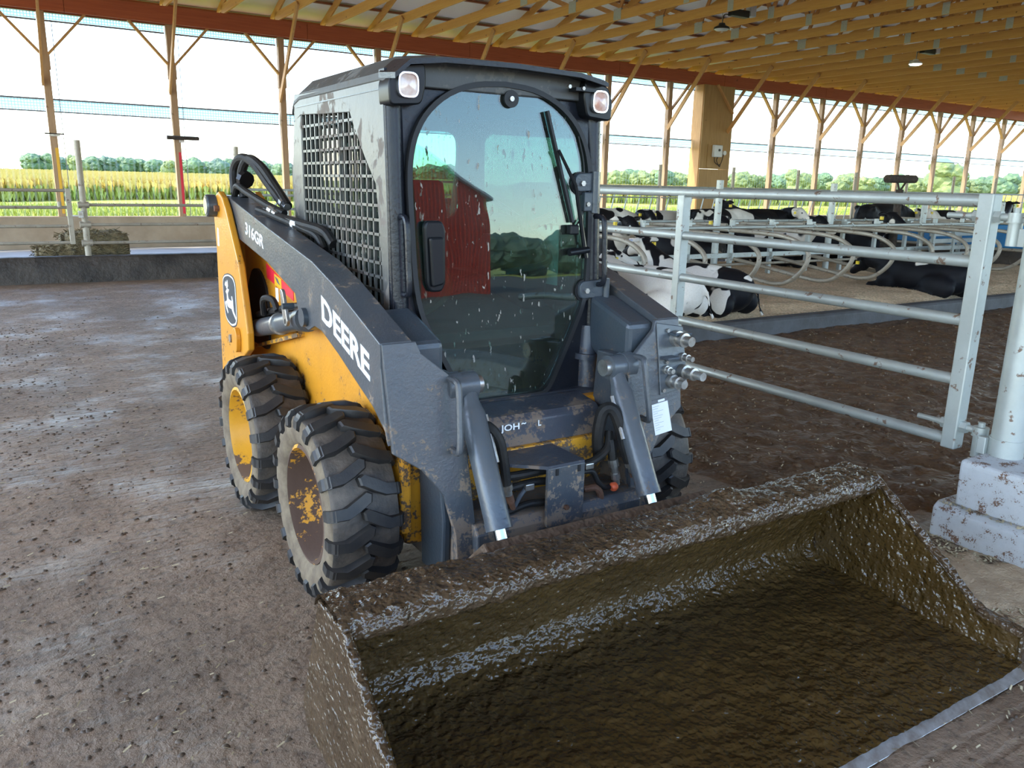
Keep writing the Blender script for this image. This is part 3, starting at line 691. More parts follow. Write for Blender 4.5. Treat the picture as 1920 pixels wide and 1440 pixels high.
# --- loader arms
TOPE = [(4.74, 1.46), (4.69, 1.51), (4.60, 1.508), (3.83, 1.382), (3.19, 1.282), (2.96, 1.222), (2.50, 1.068)]
BOT = [(2.50, .98), (2.452, .715), (2.47, .765), (2.575, .828), (2.70, .873), (2.92, .955), (3.10, 1.012), (3.19, 1.018), (3.27, .988), (3.36, .995), (3.40, 1.05), (3.44, 1.122), (3.86, 1.218), (4.47, 1.305), (4.66, 1.36)]
def yk(z): return 2.5-(1.065-z)*.17
for s in (-1, 1):
    arm = obj('loader_arm', MB().prism(TOPE+BOT, 'x', X(s*.56), X(s*.68)), 'dark_paint', LD, 0, .006)
    arm['label'] = 'dark grey loader arm'
    # front plate, wide at the knee and tapering down to the bucket mount
    pl_ = [(.675, 1.066), (.548, 1.066), (.532, 1.025), (.420, .931), (.385, .86), (.362, .25), (.37, .16), (.452, .16), (.452, .37), (.485, .515), (.56, .617), (.665, .69)]
    v = []; n = len(pl_)
    for d in (0, .02):
        v += [(X(s*h), yk(z)+d-.004, z) for h, z in pl_]
    kp = MB(); kp.add(v, [tuple(range(n)), tuple(range(n, 2*n))[::-1]]+[(i, (i+1) % n, n+(i+1) % n, n+i) for i in range(n)])
    obj('knee_plate', kp, 'dark_paint', arm, 0, .004)
    # box of the lower arm behind the plate
    low = [(2.515, .925), (2.66, .925), (2.68, .70), (2.62, .42), (2.58, .14), (2.385, .14), (2.42, .42), (2.465, .70)]
    obj('lower_arm', MB().prism(low, 'x', X(s*.375), X(s*.44)), 'dark_paint', arm, 0, .006)
    obj('knee_gusset', MB().prism([(2.52, 1.05), (2.80, 1.14), (2.80, .92), (2.52, .75)], 'x', X(s*.425), X(s*.565)), 'dark_paint_clean', arm, 0, .02)
    obj('curved_guard', MB().prism([(2.44, .17), (2.43, .40), (2.46, .58), (2.52, .64), (2.64, .64), (2.62, .16)], 'x', X(s*.44), X(s*.475)), 'dark_paint_clean', arm, 0, .01)
    obj('pin_boss', MB().cyl((X(s*.378), 2.505, .885), (X(s*.43), 2.505, .885), .055), 'cyl_paint', arm)
    obj('pin_boss', MB().cyl((X(s*.285), 2.505, .885), (X(s*.32), 2.505, .885), .034), 'steel', arm)
    obj('arm_pin', MB().cyl((X(s*.66), 3.30, 1.04), (X(s*.70), 3.30, 1.04), .04), 'dark_paint_clean', arm)
    # grab handle on the front plate
    hz = [(.428, .925, 0), (.428, .925, .05), (.425, .90, .062), (.43, .80, .064), (.437, .70, .062), (.44, .675, .05), (.44, .675, 0)]
    obj('grab_handle', MB().tube(spline([(X(s*h), yk(z)-d, z) for h, z, d in hz], 5), .0125, 8), 'dark_paint', arm)
    if s < 0:
        text('model_lettering', '316GR', (X(-.6805), 4.235, 1.328), (0, -1, -.16), (0, -.16, 1), .062, .335, 'white_print', arm, .0012, .02)
        text('brand_lettering', 'DEERE', (X(-.6805), 3.085, 1.062), (0, -1, -.295), (0, .02, 1), .098, .515, 'white_print', arm, .0012, .03)
# red warning stripe on the body under the arm, with small pictogram
rd = obj('warning_stripe', MB().prism([(4.30, 1.17), (4.30, 1.095), (3.84, 1.03), (3.84, 1.075)], 'x', X(-.568), X(-.565)), 'red_print', LD, 0)
obj('warning_label', MB().prism([(4.15, 1.06), (4.10, 1.06), (4.10, .99), (4.15, .99)], 'x', X(-.567), X(-.5655)), 'label_white', LD, 0)
obj('pictogram', MB().prism([(4.15, 1.13), (4.03, 1.115), (4.03, 1.06), (4.15, 1.075)], 'x', X(-.5695), X(-.566)), 'amber_print', LD, 0)
obj('pictogram', MB().prism([(4.14, 1.12), (4.09, 1.11), (4.05, 1.08), (4.10, 1.09)], 'x', X(-.5705), X(-.567)), 'label_print', LD, 0)
# --- lift cylinders between tower and arm
for s in (-1, 1):
    a = Vector((X(s*.625), 4.30, .83)); b = Vector((X(s*.625), 3.31, 1.035)); d = (b-a).normalized()
    lc = obj('lift_cylinder', MB().cyl(a, a+d*.86, .047, n=20), 'cyl_paint', LD)
    obj('rod', MB().cyl(a+d*.8, b, .026), 'chrome', lc)
    obj('end_collar', MB().cyl(a+d*.80, a+d*.87, .058, n=20), 'cyl_paint', lc)
    obj('clamp_band', MB().cyl(a+d*.42, a+d*.45, .0555, n=20), 'steel', lc)
    obj('feed_hose', MB().tube(spline([a+Vector((-s*.0, -.02, .075)), a+d*.3+Vector((0, 0, .072)), a+d*.62+Vector((0, 0, .068)), a+d*.8+Vector((0, 0, .062))]), .018, 8), 'hose', lc)
    obj('feed_hose', MB().tube(spline([a+d*.25+Vector((s*.03, 0, .06)), a+d*.33+Vector((s*.05, 0, .13)), a+d*.42+Vector((s*.03, 0, .12)), a+d*.46+Vector((s*.02, 0, .065))]), .016, 8), 'hose', lc)
    lk = obj('lock_link', MB().prism(rounded([(3.57, 1.13), (3.53, 1.13), (3.47, .99), (3.50, .965), (3.535, .985)], .02), 'x', X(s*.695), X(s*.71)), 'steel', LD, 0, .003)
    obj('pin_hole', MB().cyl((X(s*.711), 3.505, .992), (X(s*.708), 3.505, .992), .012, n=12), 'gasket', lk)
    obj('link_pin', MB().cyl((X(s*.67), 3.50, 1.06), (X(s*.72), 3.50, 1.06), .014, n=10), 'dark_paint_clean', lk)
# --- tilt cylinders in front
for s in (-1, 1):
    a = Vector((X(s*.345), 2.505, .885)); b = Vector((X(s*.347), 2.16, .26)); d = (b-a).normalized(); L = (b-a).length
    tc_ = obj('tilt_cylinder', MB().tube([a, a+d*.07, a+d*.095, a+d*.11, a+d*.51, a+d*.515], [.034, .036, .042, .047, .047, .043], 24), 'cyl_paint', LD)
    obj('eye', MB().cyl(a-Vector((.034, 0, 0)), a+Vector((.034, 0, 0)), .05, n=20), 'cyl_paint', tc_)
    obj('end_gland', MB().cyl(a+d*.505, a+d*.535, .049, n=24), 'cyl_paint', tc_)
    obj('rod', MB().cyl(a+d*.5, b, .0235, n=20), 'chrome', tc_)
    obj('supply_tube', MB().tube([a+d*.12+Vector((-s*.05, 0, 0)), a+d*.30+Vector((-s*.052, 0, 0))], .010, 8), 'steel', tc_)

# --- cab
cab = obj('cab', MB().prism([(2.90, .95), (2.90, 1.0), (3.93, 1.16), (3.93, .95)], 'x', X(-.485), X(.485)), 'dark_paint_clean', LD, 0)
def screen_top(y):   # upper edge of the perforated window area
    pts = [(2.88, 1.28), (2.93, 1.45), (2.955, 1.59), (3.06, 1.69), (3.17, 1.81), (3.21, 1.865), (3.84, 1.89)]
    for (a, za), (b, zb) in zip(pts, pts[1:]):
        if a <= y <= b: return za+(zb-za)*(y-a)/(b-a)
    return 1.89
for s in (-1, 1):
    x0, x1 = X(s*.485), X(s*.497)
    sp = [(2.875, 1.96), (3.93, 1.985), (3.945, 1.86), (3.84, 1.89), (3.21, 1.865), (3.17, 1.81), (3.06, 1.69), (2.955, 1.59), (2.93, 1.45), (2.90, 1.22), (2.89, .92), (2.84, .92), (2.85, 1.5)]
    sd_ = obj('side_panel', MB().prism(sp, 'x', x0, x1), 'cab_side', cab, 0, .003)
    obj('rear_pillar', MB().prism([(3.84, 1.89), (3.945, 1.87), (4.0, 1.62), (3.965, 1.12), (3.84, 1.12)], 'x', x0, x1), 'cab_side', cab, 0, .003)
    obj('rear_post', MB().prism([(3.93, 1.98), (4.02, 1.70), (4.08, 1.45), (4.08, 1.28), (3.95, 1.28), (3.93, 1.6)], 'x', X(s*.40), X(s*.47)), 'cab_paint', cab, 0, .01)
    # perforated steel guard: uprights and cross bars
    g = MB(); xa, xb = X(s*.484), X(s*.494)
    y = 2.93; ys = []
    while y < 3.85:
        g.mm((min(xa, xb), y-.0055, .98), (max(xa, xb), y+.0055, screen_top(y)+.004)); y += .0605
    z = 1.02
    while z < 1.87:
        yf = 2.89
        while screen_top(yf) < z: yf += .004
        g.mm((min(xa, xb), yf-.004, z-.0055), (max(xa, xb), 3.85, z+.0055)); z += .0545
    obj('window_guard', g, 'cab_side', cab, 0)
    obj('side_glass', MB().mm((min(X(s*.44), X(s*.446)), 2.94, 1.0), (max(X(s*.44), X(s*.446)), 3.90, 1.90)), 'side_glass', cab, 0)
    obj('glass_divider', MB().mm((min(X(s*.447), X(s*.46)), 3.40, 1.0), (max(X(s*.447), X(s*.46)), 3.425, 1.90)), 'gasket', cab, 0)
    obj('glass_divider', MB().mm((min(X(s*.447), X(s*.46)), 3.80, 1.0), (max(X(s*.447), X(s*.46)), 3.85, 1.90)), 'gasket', cab, 0)
    obj('seam', MB().mm((min(X(s*.4965), X(s*.4995)), 2.88, 1.925), (max(X(s*.4965), X(s*.4995)), 3.9, 1.930)), 'dark_paint_clean', cab, 0)
# roof with chamfered edges, slightly domed, visor in front
sec = [(-.50, 1.955), (-.495, 1.985), (-.43, 2.045), (-.30, 2.062), (0, 2.068), (.30, 2.062), (.43, 2.045), (.495, 1.985), (.50, 1.955), (.44, 1.95), (-.44, 1.95)]
rf = obj('roof', MB().loft([[(X(h), y, z+dz) for h, z in sec] for y, dz in ((2.84, -.012), (2.90, 0), (3.85, 0), (3.94, -.02), (3.97, -.06))]), 'roof_paint', cab, 30, .006)
vz = [(-.50, 1.985), (-.44, 2.035), (-.30, 2.052), (0, 2.058), (.30, 2.05), (.42, 2.03), (.44, 2.022), (.44, 2.008), (.30, 2.032), (0, 2.04), (-.30, 2.034), (-.44, 2.016), (-.50, 1.965)]
obj('visor', MB().loft([[(X(h), y, z+dz) for h, z in vz] for y, dz in ((2.75, -.014), (2.90, 0))]), 'cab_paint', cab, 30)
# door outline in the plane of the tilted front
def yd(z): return 2.785+(z-.75)*.058
def outline(gr=0.0):
    half = [(0, .742), (.15, .742), (.178, .75), (.215, .79), (.335, 1.02), (.378, 1.12), (.398, 1.25), (.405, 1.45), (.408, 1.60), (.398, 1.70), (.37, 1.785), (.32, 1.855), (.24, 1.915), (.13, 1.955), (0, 1.967)]
    half = [tuple(p) for p in half]
    h2 = [(p.x, p.y) for p in spline([(a, b, 0) for a, b in half], 3)]
    pts = h2 + [(-a, b) for a, b in h2[-2:0:-1]]
    cx_, cz_ = 0, 1.4; out = []
    n = len(pts)
    for i in range(n):
        a = Vector(pts[i-1]); b = Vector(pts[(i+1) % n]); t = (b-a).normalized(); nrm = Vector((t.y, -t.x)); p = Vector(pts[i])+nrm*gr; out.append((p.x, p.y))
    return out
OUT = outline()
def ring(a, b, ya, yb, name, mat, parent, bev=0):
    n = len(a); mb = MB()
    v = [(X(h), yd(z)+ya, z) for h, z in a]+[(X(h), yd(z)+ya, z) for h, z in b]+[(X(h), yd(z)+yb, z) for h, z in a]+[(X(h), yd(z)+yb, z) for h, z in b]
    f = []
    for i in range(n):
        j = (i+1) % n
        f += [(i, j, n+j, n+i), (2*n+i, 3*n+i, 3*n+j, 2*n+j), (i, 2*n+i, 2*n+j, j), (n+i, n+j, 3*n+j, 3*n+i)]
    mb.add(v, f); return obj(name, mb, mat, parent, 40, bev)
def frame_outer(h, z):
    # boundary of the cab front around the door
    if z > 1.9 and abs(h) < .40: return (h*1.15, 2.03)
    if z < 1.12: 
        return (math.copysign(.475, h), z) if abs(h) > .17 else (h*1.8, .722)
    return (math.copysign(.492, h), z+(.10 if z > 1.85 else 0))
FO = [frame_outer(h, z) for h, z in OUT]
ring(outline(.017), FO, .01, .06, 'front_frame', 'cab_paint', cab)
for s in (-1, 1):
    # rounded corner pillars left and right of the door, and lower pillar foot
    obj('corner_pillar', MB().tube([(X(s*.458), yd(z)+.03, z) for z in (1.0, 1.2, 1.6, 1.92)], .038, 14), 'cab_paint', cab)
    obj('pillar_foot', MB().tube([(X(s*.43), 2.80, .72), (X(s*.432), 2.81, .88), (X(s*.44), 2.82, 1.0)], [.05, .046, .04], 14), 'front_panel_paint', cab)
    obj('foot_clamp', MB().tube([(X(s*.418), 2.80, .855), (X(s*.420), 2.80, .88)], .056, 14), 'front_panel_paint', cab)
    # corner lamp housings
    lb = obj('lamp_housing', MB().prism(rounded([(s*.50, 1.865), (s*.375, 1.875), (s*.355, 1.95), (s*.36, 2.02), (s*.48, 2.0), (s*.505, 1.94)], .02), 'y', 2.80, 2.90), 'plastic_black', cab, 30, .006)
    lb.data.transform(Matrix.Translation((XC, 0, 0)))
    rr = [(X(s*.432+.040*math.copysign(abs(math.cos(a))**.6, math.cos(a))), X(0)*0+1.938+.044*math.copysign(abs(math.sin(a))**.6, math.sin(a))) for a in [2*math.pi*k/24 for k in range(24)]]
    ri = [(X(s*.432)+(p[0]-X(s*.432))*.86, 1.938+(p[1]-1.938)*.86) for p in rr]
    m1 = MB(); m1.loft([[(p[0], y, p[1]) for p in q] for q, y in ((rr, 2.80), (rr, 2.785), (ri, 2.785), (ri, 2.795))], True, False)
    obj('lamp_bezel', m1, 'lamp_chrome', cab)
    obj('lamp_lens', MB().loft([[(p[0], 2.792, p[1]) for p in ri], [(X(s*.432)+(p[0]-X(s*.432))*.5, 2.786, 1.938+(p[1]-1.938)*.5) for p in ri], [(X(s*.432), 2.785, 1.938)]*24], True, False), 'lamp_lens', cab)
    # grab rails beside the door
    obj('grab_rail', MB().tube(spline([(X(s*.455), yd(1.47)+.0, 1.475), (X(s*.458), yd(1.47)-.055, 1.47), (X(s*.458), yd(1.44)-.07, 1.43), (X(s*.458), yd(1.3)-.07, 1.30), (X(s*.458), yd(1.2)-.07, 1.225), (X(s*.457), yd(1.19)-.055, 1.19), (X(s*.455), yd(1.19), 1.185)], 5), .0115, 8), 'cab_paint', cab)
obj('lamp_bracket', MB().mm((X(.30), 2.78, 1.972), (X(.40), 2.83, 1.985)), 'plastic_black', cab, 0)
obj('bolt', MB().cyl((X(.27), 2.78, 1.985), (X(.27), 2.80, 1.985), .008, n=6), 'steel', cab)
obj('bolt', MB().cyl((X(.335), 2.775, 1.982), (X(.335), 2.79, 1.982), .008, n=6), 'steel', cab)
# headliner, rear wall with window, floor
obj('headliner', MB().mm((X(-.44), 2.92, 1.91), (X(.44), 3.9, 1.945)), 'seat_black', cab, 0)
ow = [(-.48, 1.05), (.48, 1.05), (.48, 1.95), (-.48, 1.95)]; iw = [(-.36, 1.42), (.36, 1.42), (.36, 1.86), (-.36, 1.86)]
O2 = rounded(ow, .01, 6); I2 = rounded(iw, .07, 6)
n = len(O2); bw = MB(); bw.add([(X(h), y, z) for y in (3.90, 3.93) for q in (O2, I2) for h, z in q], [(i, (i+1) % n, n+(i+1) % n, n+i) for i in range(n)]+[(2*n+i, 3*n+i, 3*n+(i+1) % n, 2*n+(i+1) % n) for i in range(n)]+[(n+i, n+(i+1) % n, 3*n+(i+1) % n, 3*n+i) for i in range(n)])
obj('rear_wall', bw, 'seat_black', cab, 0)
obj('rear_glass', MB().prism([(X(h), z) for h, z in I2], 'y', 3.905, 3.91), 'side_glass', cab, 0)
obj('cab_floor', MB().mm((X(-.44), 2.9, .93), (X(.44), 3.9, .96)), 'seat_black', cab, 0)
# operator seat, lap bar, control consoles
st = obj('operator_seat', MB().mm((X(-.24), 3.32, 1.06), (X(.24), 3.74, 1.18)), 'seat_black', LD, 40, .045, 3)
obj('backrest', MB().prism(rounded([(3.66, 1.14), (3.78, 1.62), (3.86, 1.60), (3.80, 1.12)], .04), 'x', X(-.22), X(.22)), 'seat_black', st, 40, .03)
0 and obj('headrest', MB().prism(rounded([(3.74, 1.62), (3.77, 1.80), (3.84, 1.79), (3.82, 1.60)], .03), 'x', X(-.10), X(.13)), 'seat_black', st, 40, .02)
obj('seat_base', MB().mm((X(-.2), 3.36, .95), (X(.2), 3.74, 1.07)), 'plastic_black', st, 0, .01)
obj('seat_belt', MB().tube(spline([(X(-.12), 3.36, 1.36), (X(-.08), 3.30, 1.28), (X(-.05), 3.22, 1.16), (X(-.14), 3.16, 1.08), (X(-.26), 3.2, 1.02)]), [.022]*33, 6), 'seat_belt', st)
for s in (-1, 1):
    cn = obj('control_console', MB().prism(rounded([(3.15, .95), (3.10, 1.30), (3.16, 1.38), (3.55, 1.36), (3.62, .95)], .03), 'x', X(s*.30), X(s*.42)), 'plastic_black', LD, 0, .012)
    obj('joystick', MB().tube([(X(s*.34), 3.18, 1.36), (X(s*.34), 3.17, 1.46), (X(s*.335), 3.165, 1.50), (X(s*.335), 3.165, 1.54)], [.014, .016, .026, .018], 10), 'plastic_black', cn)
    obj('armrest', MB().mm((X(s*.37)-.035, 3.28, 1.42), (X(s*.37)+.035, 3.62, 1.46)), 'seat_black', cn, 0, .012)
obj('lap_bar', MB().tube(spline([(X(.40), 3.7, 1.55), (X(.40), 3.30, 1.42), (X(.36), 3.02, 1.28), (X(.18), 2.98, 1.24), (X(.05), 3.0, 1.22)], 6), .016, 8), 'cyl_paint', LD)
obj('handle_grip', MB().tube([(X(.27), 3.05, 1.42), (X(.36), 3.0, 1.47)], .022, 8), 'orange_plastic', LD)
obj('wall_label', MB().mm((X(.425), 3.05, 1.15), (X(.43), 3.25, 1.42)), 'label_white', LD, 0)
# --- door: frame, gasket, glass, handle, hinges, wiper
dr = ring(OUT, outline(.020), -.022, .012, 'cab_door', 'gasket', LD)
dr['label'] = 'arched glass front door of the cab'
nO = len(OUT)
gm = MB().add([(X(h), yd(z)-.004, z) for h, z in OUT]+[(X(h), yd(z)+.002, z) for h, z in OUT], [tuple(range(nO)), tuple(range(nO, 2*nO))[::-1]]+[(i, (i+1) % nO, nO+(i+1) % nO, nO+i) for i in range(nO)])
obj('door_glass', gm, 'door_glass', dr, 0)
hp = obj('door_handle', MB().prism(rounded([(X(-.375), 1.44), (X(-.365), 1.46), (X(-.30), 1.46), (X(-.285), 1.43), (X(-.285), 1.22), (X(-.30), 1.19), (X(-.35), 1.19), (X(-.365), 1.22)], .018), 'y', yd(1.3)-.035, yd(1.3)-.006), 'plastic_black', dr, 0, .008)
obj('handle_lever', MB().prism(rounded([(X(-.362), 1.40), (X(-.30), 1.40), (X(-.30), 1.22), (X(-.35), 1.21)], .012), 'y', yd(1.3)-.055, yd(1.3)-.034), 'plastic_black', dr, 0, .008)
obj('lock_cylinder', MB().cyl((X(-.315), yd(1.43)-.036, 1.432), (X(-.315), yd(1.43)-.042, 1.432), .013), 'steel', dr)
obj('glass_disc', MB().cyl((X(.028), yd(1.91)-.006, 1.925), (X(.028), yd(1.91)-.02, 1.925), .033, n=24), 'gasket', dr)
obj('glass_bolt', MB().cyl((X(.028), yd(1.91)-.02, 1.925), (X(.028), yd(1.91)-.026, 1.925), .010, n=12), 'steel', dr)
for z, hx in ((1.61, .395), (1.16, .455)):
    big = z < 1.4
    h0 = .335 if not big else .36; h1 = .425 if not big else .49
    hg = obj('door_hinge', MB().prism(rounded([(X(h0), z-.035), (X(h0), z+.04), (X(h1), z+.045), (X(h1), z-.03)], [.03, .03, .005, .005]), 'y', yd(z)-.028, yd(z)-.006), 'dark_paint_clean', dr, 0, .006)
    obj('hinge_backing', MB().cyl((X(h0+.035), yd(z)-.004, z), (X(h0+.035), yd(z)-.012, z), .048, n=20), 'gasket', dr)
    obj('hinge_bolt', MB().cyl((X(h0+.035), yd(z)-.028, z), (X(h0+.035), yd(z)-.038, z), .012, n=6), 'steel', dr)
    obj('hinge_leaf', MB().mm((X(h1-.045), yd(z)-.035, z-.115), (X(h1+.015), yd(z)+.02, z-.035)), 'dark_paint_clean', dr, 0, .005)
    obj('hinge_barrel', MB().cyl((X(h1+.01), yd(z)-.03, z-.12), (X(h1+.01), yd(z)-.03, z+.05), .016, n=12), 'dark_paint_clean', dr)
    obj('hinge_bolt', MB().cyl((X(h1-.03), yd(z)-.035, z-.085), (X(h1-.03), yd(z)-.045, z-.085), .010, n=6), 'steel', dr)
wp = obj('wiper', MB().tube([(X(.395), yd(1.42)-.03, 1.30), (X(.33), yd(1.6)-.035, 1.60), (X(.24), yd(1.75)-.04, 1.74)], [.010, .008, .006], 6), 'plastic_black', dr)
obj('wiper_blade', MB().bar((X(.195), yd(1.89)-.02, 1.89), (X(.325), yd(1.5)-.02, 1.45), .011, .02, (0, 1, 0)), 'gasket', dr, 0)
obj('wiper_motor', MB().mm((X(.30), yd(1.36)-.04, 1.40), (X(.345), yd(1.36)-.006, 1.44)), 'plastic_black', dr, 0, .006)
obj('wiper_shaft', MB().cyl((X(.30), yd(1.3)-.03, 1.325), (X(.40), yd(1.3)-.03, 1.335), .014), 'plastic_black', dr)
obj('washer_tube', MB().tube(spline([(X(.34), yd(1.42)-.012, 1.42), (X(.385), yd(1.5)-.012, 1.50), (X(.39), yd(1.7)-.012, 1.68), (X(.36), yd(1.8)-.012, 1.80)]), .004, 5), 'gasket', dr)

# --- front of the machine between the arms
fp = obj('front_panel', MB().prism([(2.80, .732), (2.73, .732), (2.60, .712), (2.575, .69), (2.57, .585), (2.80, .585)], 'x', X(-.31), X(.34)), 'front_panel_paint', LD, 0, .008)
obj('panel_ledge', MB().prism([(2.88, .735), (2.76, .735), (2.72, .725), (2.72, .69), (2.88, .69)], 'x', X(-.40), X(.46)), 'front_panel_paint', fp, 0, .01)
text('panel_lettering', 'JOH', (X(-.155), 2.5690, .652), (1, 0, 0), (0, .03, 1), .034, .088, 'white_print', fp, .0015, .02)
text('panel_lettering', '~', (X(-.058), 2.5695, .676), (1, 0, 0), (0, .03, 1), .008, .022, 'white_print', fp, .0015, .03)
text('panel_lettering', 'L', (X(.022), 2.5690, .660), (1, 0, 0), (0, .03, 1), .024, .014, 'white_print', fp, .0015, .02)
ys = obj('yellow_sill', MB().mm((X(-.36), 2.545, .46), (X(.38), 2.66, .590)), 'yellow_dirty', LD, 0, .008)
obj('data_plate', MB().mm((X(.075), 2.543, .525), (X(.165), 2.546, .560)), 'steel', ys, 0)
obj('inner_bulkhead', MB().mm((X(-.40), 2.60, .20), (X(.40), 2.70, .62)), 'yellow_dirty', LD, 0)
xb = obj('cross_beam', MB().prism([(2.58, .17), (2.36, .17), (2.335, .20), (2.335, .36), (2.36, .395), (2.58, .395)], 'x', X(-.385), X(.385)), 'dark_paint', LD, 0, .008)
bp_ = obj('hose_bracket', MB().prism(rounded([(X(-.095), .575), (X(.075), .575), (X(.075), .345), (X(-.095), .335)], [.003, .003, .02, .02]), 'y', 2.318, 2.335), 'dark_paint', LD, 0, .003)
obj('bracket_top', MB().prism([(X(-.235), 2.50), (X(-.215), 2.42), (X(-.095), 2.322), (X(.075), 2.322), (X(.075), 2.55), (X(-.2), 2.55)], 'z', .572, .585), 'front_panel_paint', bp_, 0)
obj('bracket_bolt', MB().cyl((X(-.01), 2.318, .41), (X(-.01), 2.305, .41), .010, n=6), 'rust', bp_)
for sl in (-.062, .04):
    obj('bracket_slot', MB().mm((X(sl), 2.314, .545), (X(sl+.012), 2.34, .570)), 'gasket', bp_, 0)
def hose(name, pts, r=.021, mat='hose', n=10): return obj(name, MB().tube(spline(pts, 7), r, n), mat, LD)
def fitting(p, q, r, mat='steel'):
    return obj('hose_fitting', MB().tube([p, Vector(p)+(Vector(q)-Vector(p))*.5, Vector(p)+(Vector(q)-Vector(p))*.5, q], [r, r, r*.75, r*.7], 10), mat, LD)
hose('hydraulic_hose', [(X(-.34), 2.50, .735), (X(-.30), 2.43, .745), (X(-.265), 2.40, .70), (X(-.248), 2.39, .62), (X(-.235), 2.385, .515)], .019)
fitting((X(-.236), 2.385, .52), (X(-.225), 2.385, .475), .022); fitting((X(-.225), 2.385, .475), (X(-.20), 2.39, .415), .016, 'rust')
hose('hydraulic_tube', [(X(-.20), 2.39, .412), (X(-.17), 2.39, .46), (X(-.13), 2.39, .50)], .009, 'cyl_paint')
hose('hydraulic_hose', [(X(-.24), 2.43, .53), (X(-.15), 2.41, .535), (X(-.05), 2.40, .54), (X(.08), 2.40, .535), (X(.17), 2.40, .535), (X(.26), 2.42, .57), (X(.29), 2.45, .63)], .017)
hose('hydraulic_hose', [(X(-.22), 2.40, .40), (X(-.14), 2.38, .425), (X(-.05), 2.37, .42)], .014)
hose('hydraulic_hose', [(X(-.2), 2.41, .49), (X(-.1), 2.40, .50), (X(0), 2.39, .49)], .015)
hose('hydraulic_hose', [(X(.255), 2.46, .52), (X(.235), 2.45, .62), (X(.245), 2.44, .72), (X(.275), 2.42, .735), (X(.30), 2.40, .68), (X(.325), 2.385, .58), (X(.345), 2.375, .515)], .026)
fitting((X(.343), 2.375, .525), (X(.362), 2.37, .47), .025); fitting((X(.362), 2.37, .47), (X(.378), 2.365, .435), .018, 'rust')
fitting((X(.285), 2.41, .525), (X(.298), 2.405, .465), .022); fitting((X(.298), 2.405, .465), (X(.305), 2.40, .415), .02)
hose('hydraulic_hose', [(X(.285), 2.43, .60), (X(.283), 2.415, .56), (X(.285), 2.41, .52)], .019)
hose('hydraulic_hose', [(X(.12), 2.39, .505), (X(.165), 2.385, .50), (X(.19), 2.38, .455), (X(.225), 2.38, .425), (X(.265), 2.385, .42)], .011)
obj('red_cap', MB().tube([(X(.255), 2.375, .418), (X(.262), 2.375, .42), (X(.275), 2.375, .42), (X(.282), 2.375, .418)], [.014, .019, .019, .014], 12), 'orange_plastic', LD)
hose('rusty_elbow', [(X(.13), 2.39, .43), (X(.17), 2.375, .435), (X(.195), 2.37, .41), (X(.20), 2.365, .355)], .014, 'rust')
obj('hose_clamp', MB().mm((X(.125), 2.375, .515), (X(.165), 2.39, .54)), 'steel', LD, 0, .004)
obj('hose_clamp', MB().mm((X(-.155), 2.375, .478), (X(-.115), 2.395, .505)), 'steel', LD, 0, .004)
# --- coupler panel on the right knee plate
cpn = obj('coupler_panel', MB().add([(X(h), yk(z)-d, z) for d in (.004, .012) for h, z in ((.545, 1.055), (.69, 1.03), (.70, .775), (.545, .755))], [(3,2,1,0),(4,5,6,7),(0,1,5,4),(1,2,6,5),(2,3,7,6),(3,0,4,7)]), 'cyl_paint', LD, 0, .003)
cpn['label'] = 'hydraulic coupler panel'
for h, z, r, ln in ((.642, .985, .034, .10), (.672, .905, .018, .07), (.668, .845, .030, .13), (.605, .81, .030, .085), (.578, .86, .018, .05)):
    y = yk(z)-.012
    obj('coupler', MB().lathe([(r*1.0, .0), (r*1.0, -ln*.25), (r*.72, -ln*.27), (r*.72, -ln*.5), (r*.9, -ln*.5), (r*.9, -ln*.62), (r*.6, -ln*.64), (r*.6, -ln), (0, -ln)], (X(h), y, z), 'y', 20), 'steel', cpn)
for h, z in ((.60, 1.02), (.685, 1.005), (.585, .89), (.68, .80), (.56, .775)):
    obj('panel_bolt', MB().cyl((X(h), yk(z)-.012, z), (X(h), yk(z)-.022, z), .009, n=6), 'steel', cpn)
for h0, h1, z in ((.605, .695, 1.0), (.555, .62, .905)):
    obj('coupler_shield', MB().mm((X(h0), yk(z)-.06, z), (X(h1), yk(z)-.01, z+.012)), 'dark_paint_clean', cpn, 0, .003)
stk = obj('instruction_label', MB().add([(X(h), yk(z)-d, z) for d in (.0042, .0058) for h, z in ((.495, .718), (.588, .728), (.605, .60), (.512, .59))], [(3,2,1,0),(4,5,6,7),(0,1,5,4),(1,2,6,5),(2,3,7,6),(3,0,4,7)]), 'label_white', LD, 0)
obj('label_header', MB().add([(X(h), yk(z)-d, z) for d in (.005, .0064) for h, z in ((.493, .735), (.586, .745), (.588, .729), (.495, .719))], [(3,2,1,0),(4,5,6,7),(0,1,5,4),(1,2,6,5),(2,3,7,6),(3,0,4,7)]), 'label_print', stk, 0)
obj('label_mark', MB().add([(X(h), yk(z)-d, z) for d in (.0064, .007) for h, z in ((.535, .7265), (.572, .7305), (.571, .7395), (.534, .7355))], [(3,2,1,0),(4,5,6,7),(0,1,5,4),(1,2,6,5),(2,3,7,6),(3,0,4,7)]), 'label_white', stk, 0)
lines = MB()
for k in range(11):
    z = .708-.0098*k; h = .502+.0014*k
    lines.bar((X(h), yk(z)-.0062, z), (X(h+.02+.055*rng.random()), yk(z)-.0062, z+.004), .0006, .0016, (0, 0, 1))
simple('label_grey', (.42, .43, .47), .5)
obj('label_text_lines', lines, 'label_grey', stk, 0)
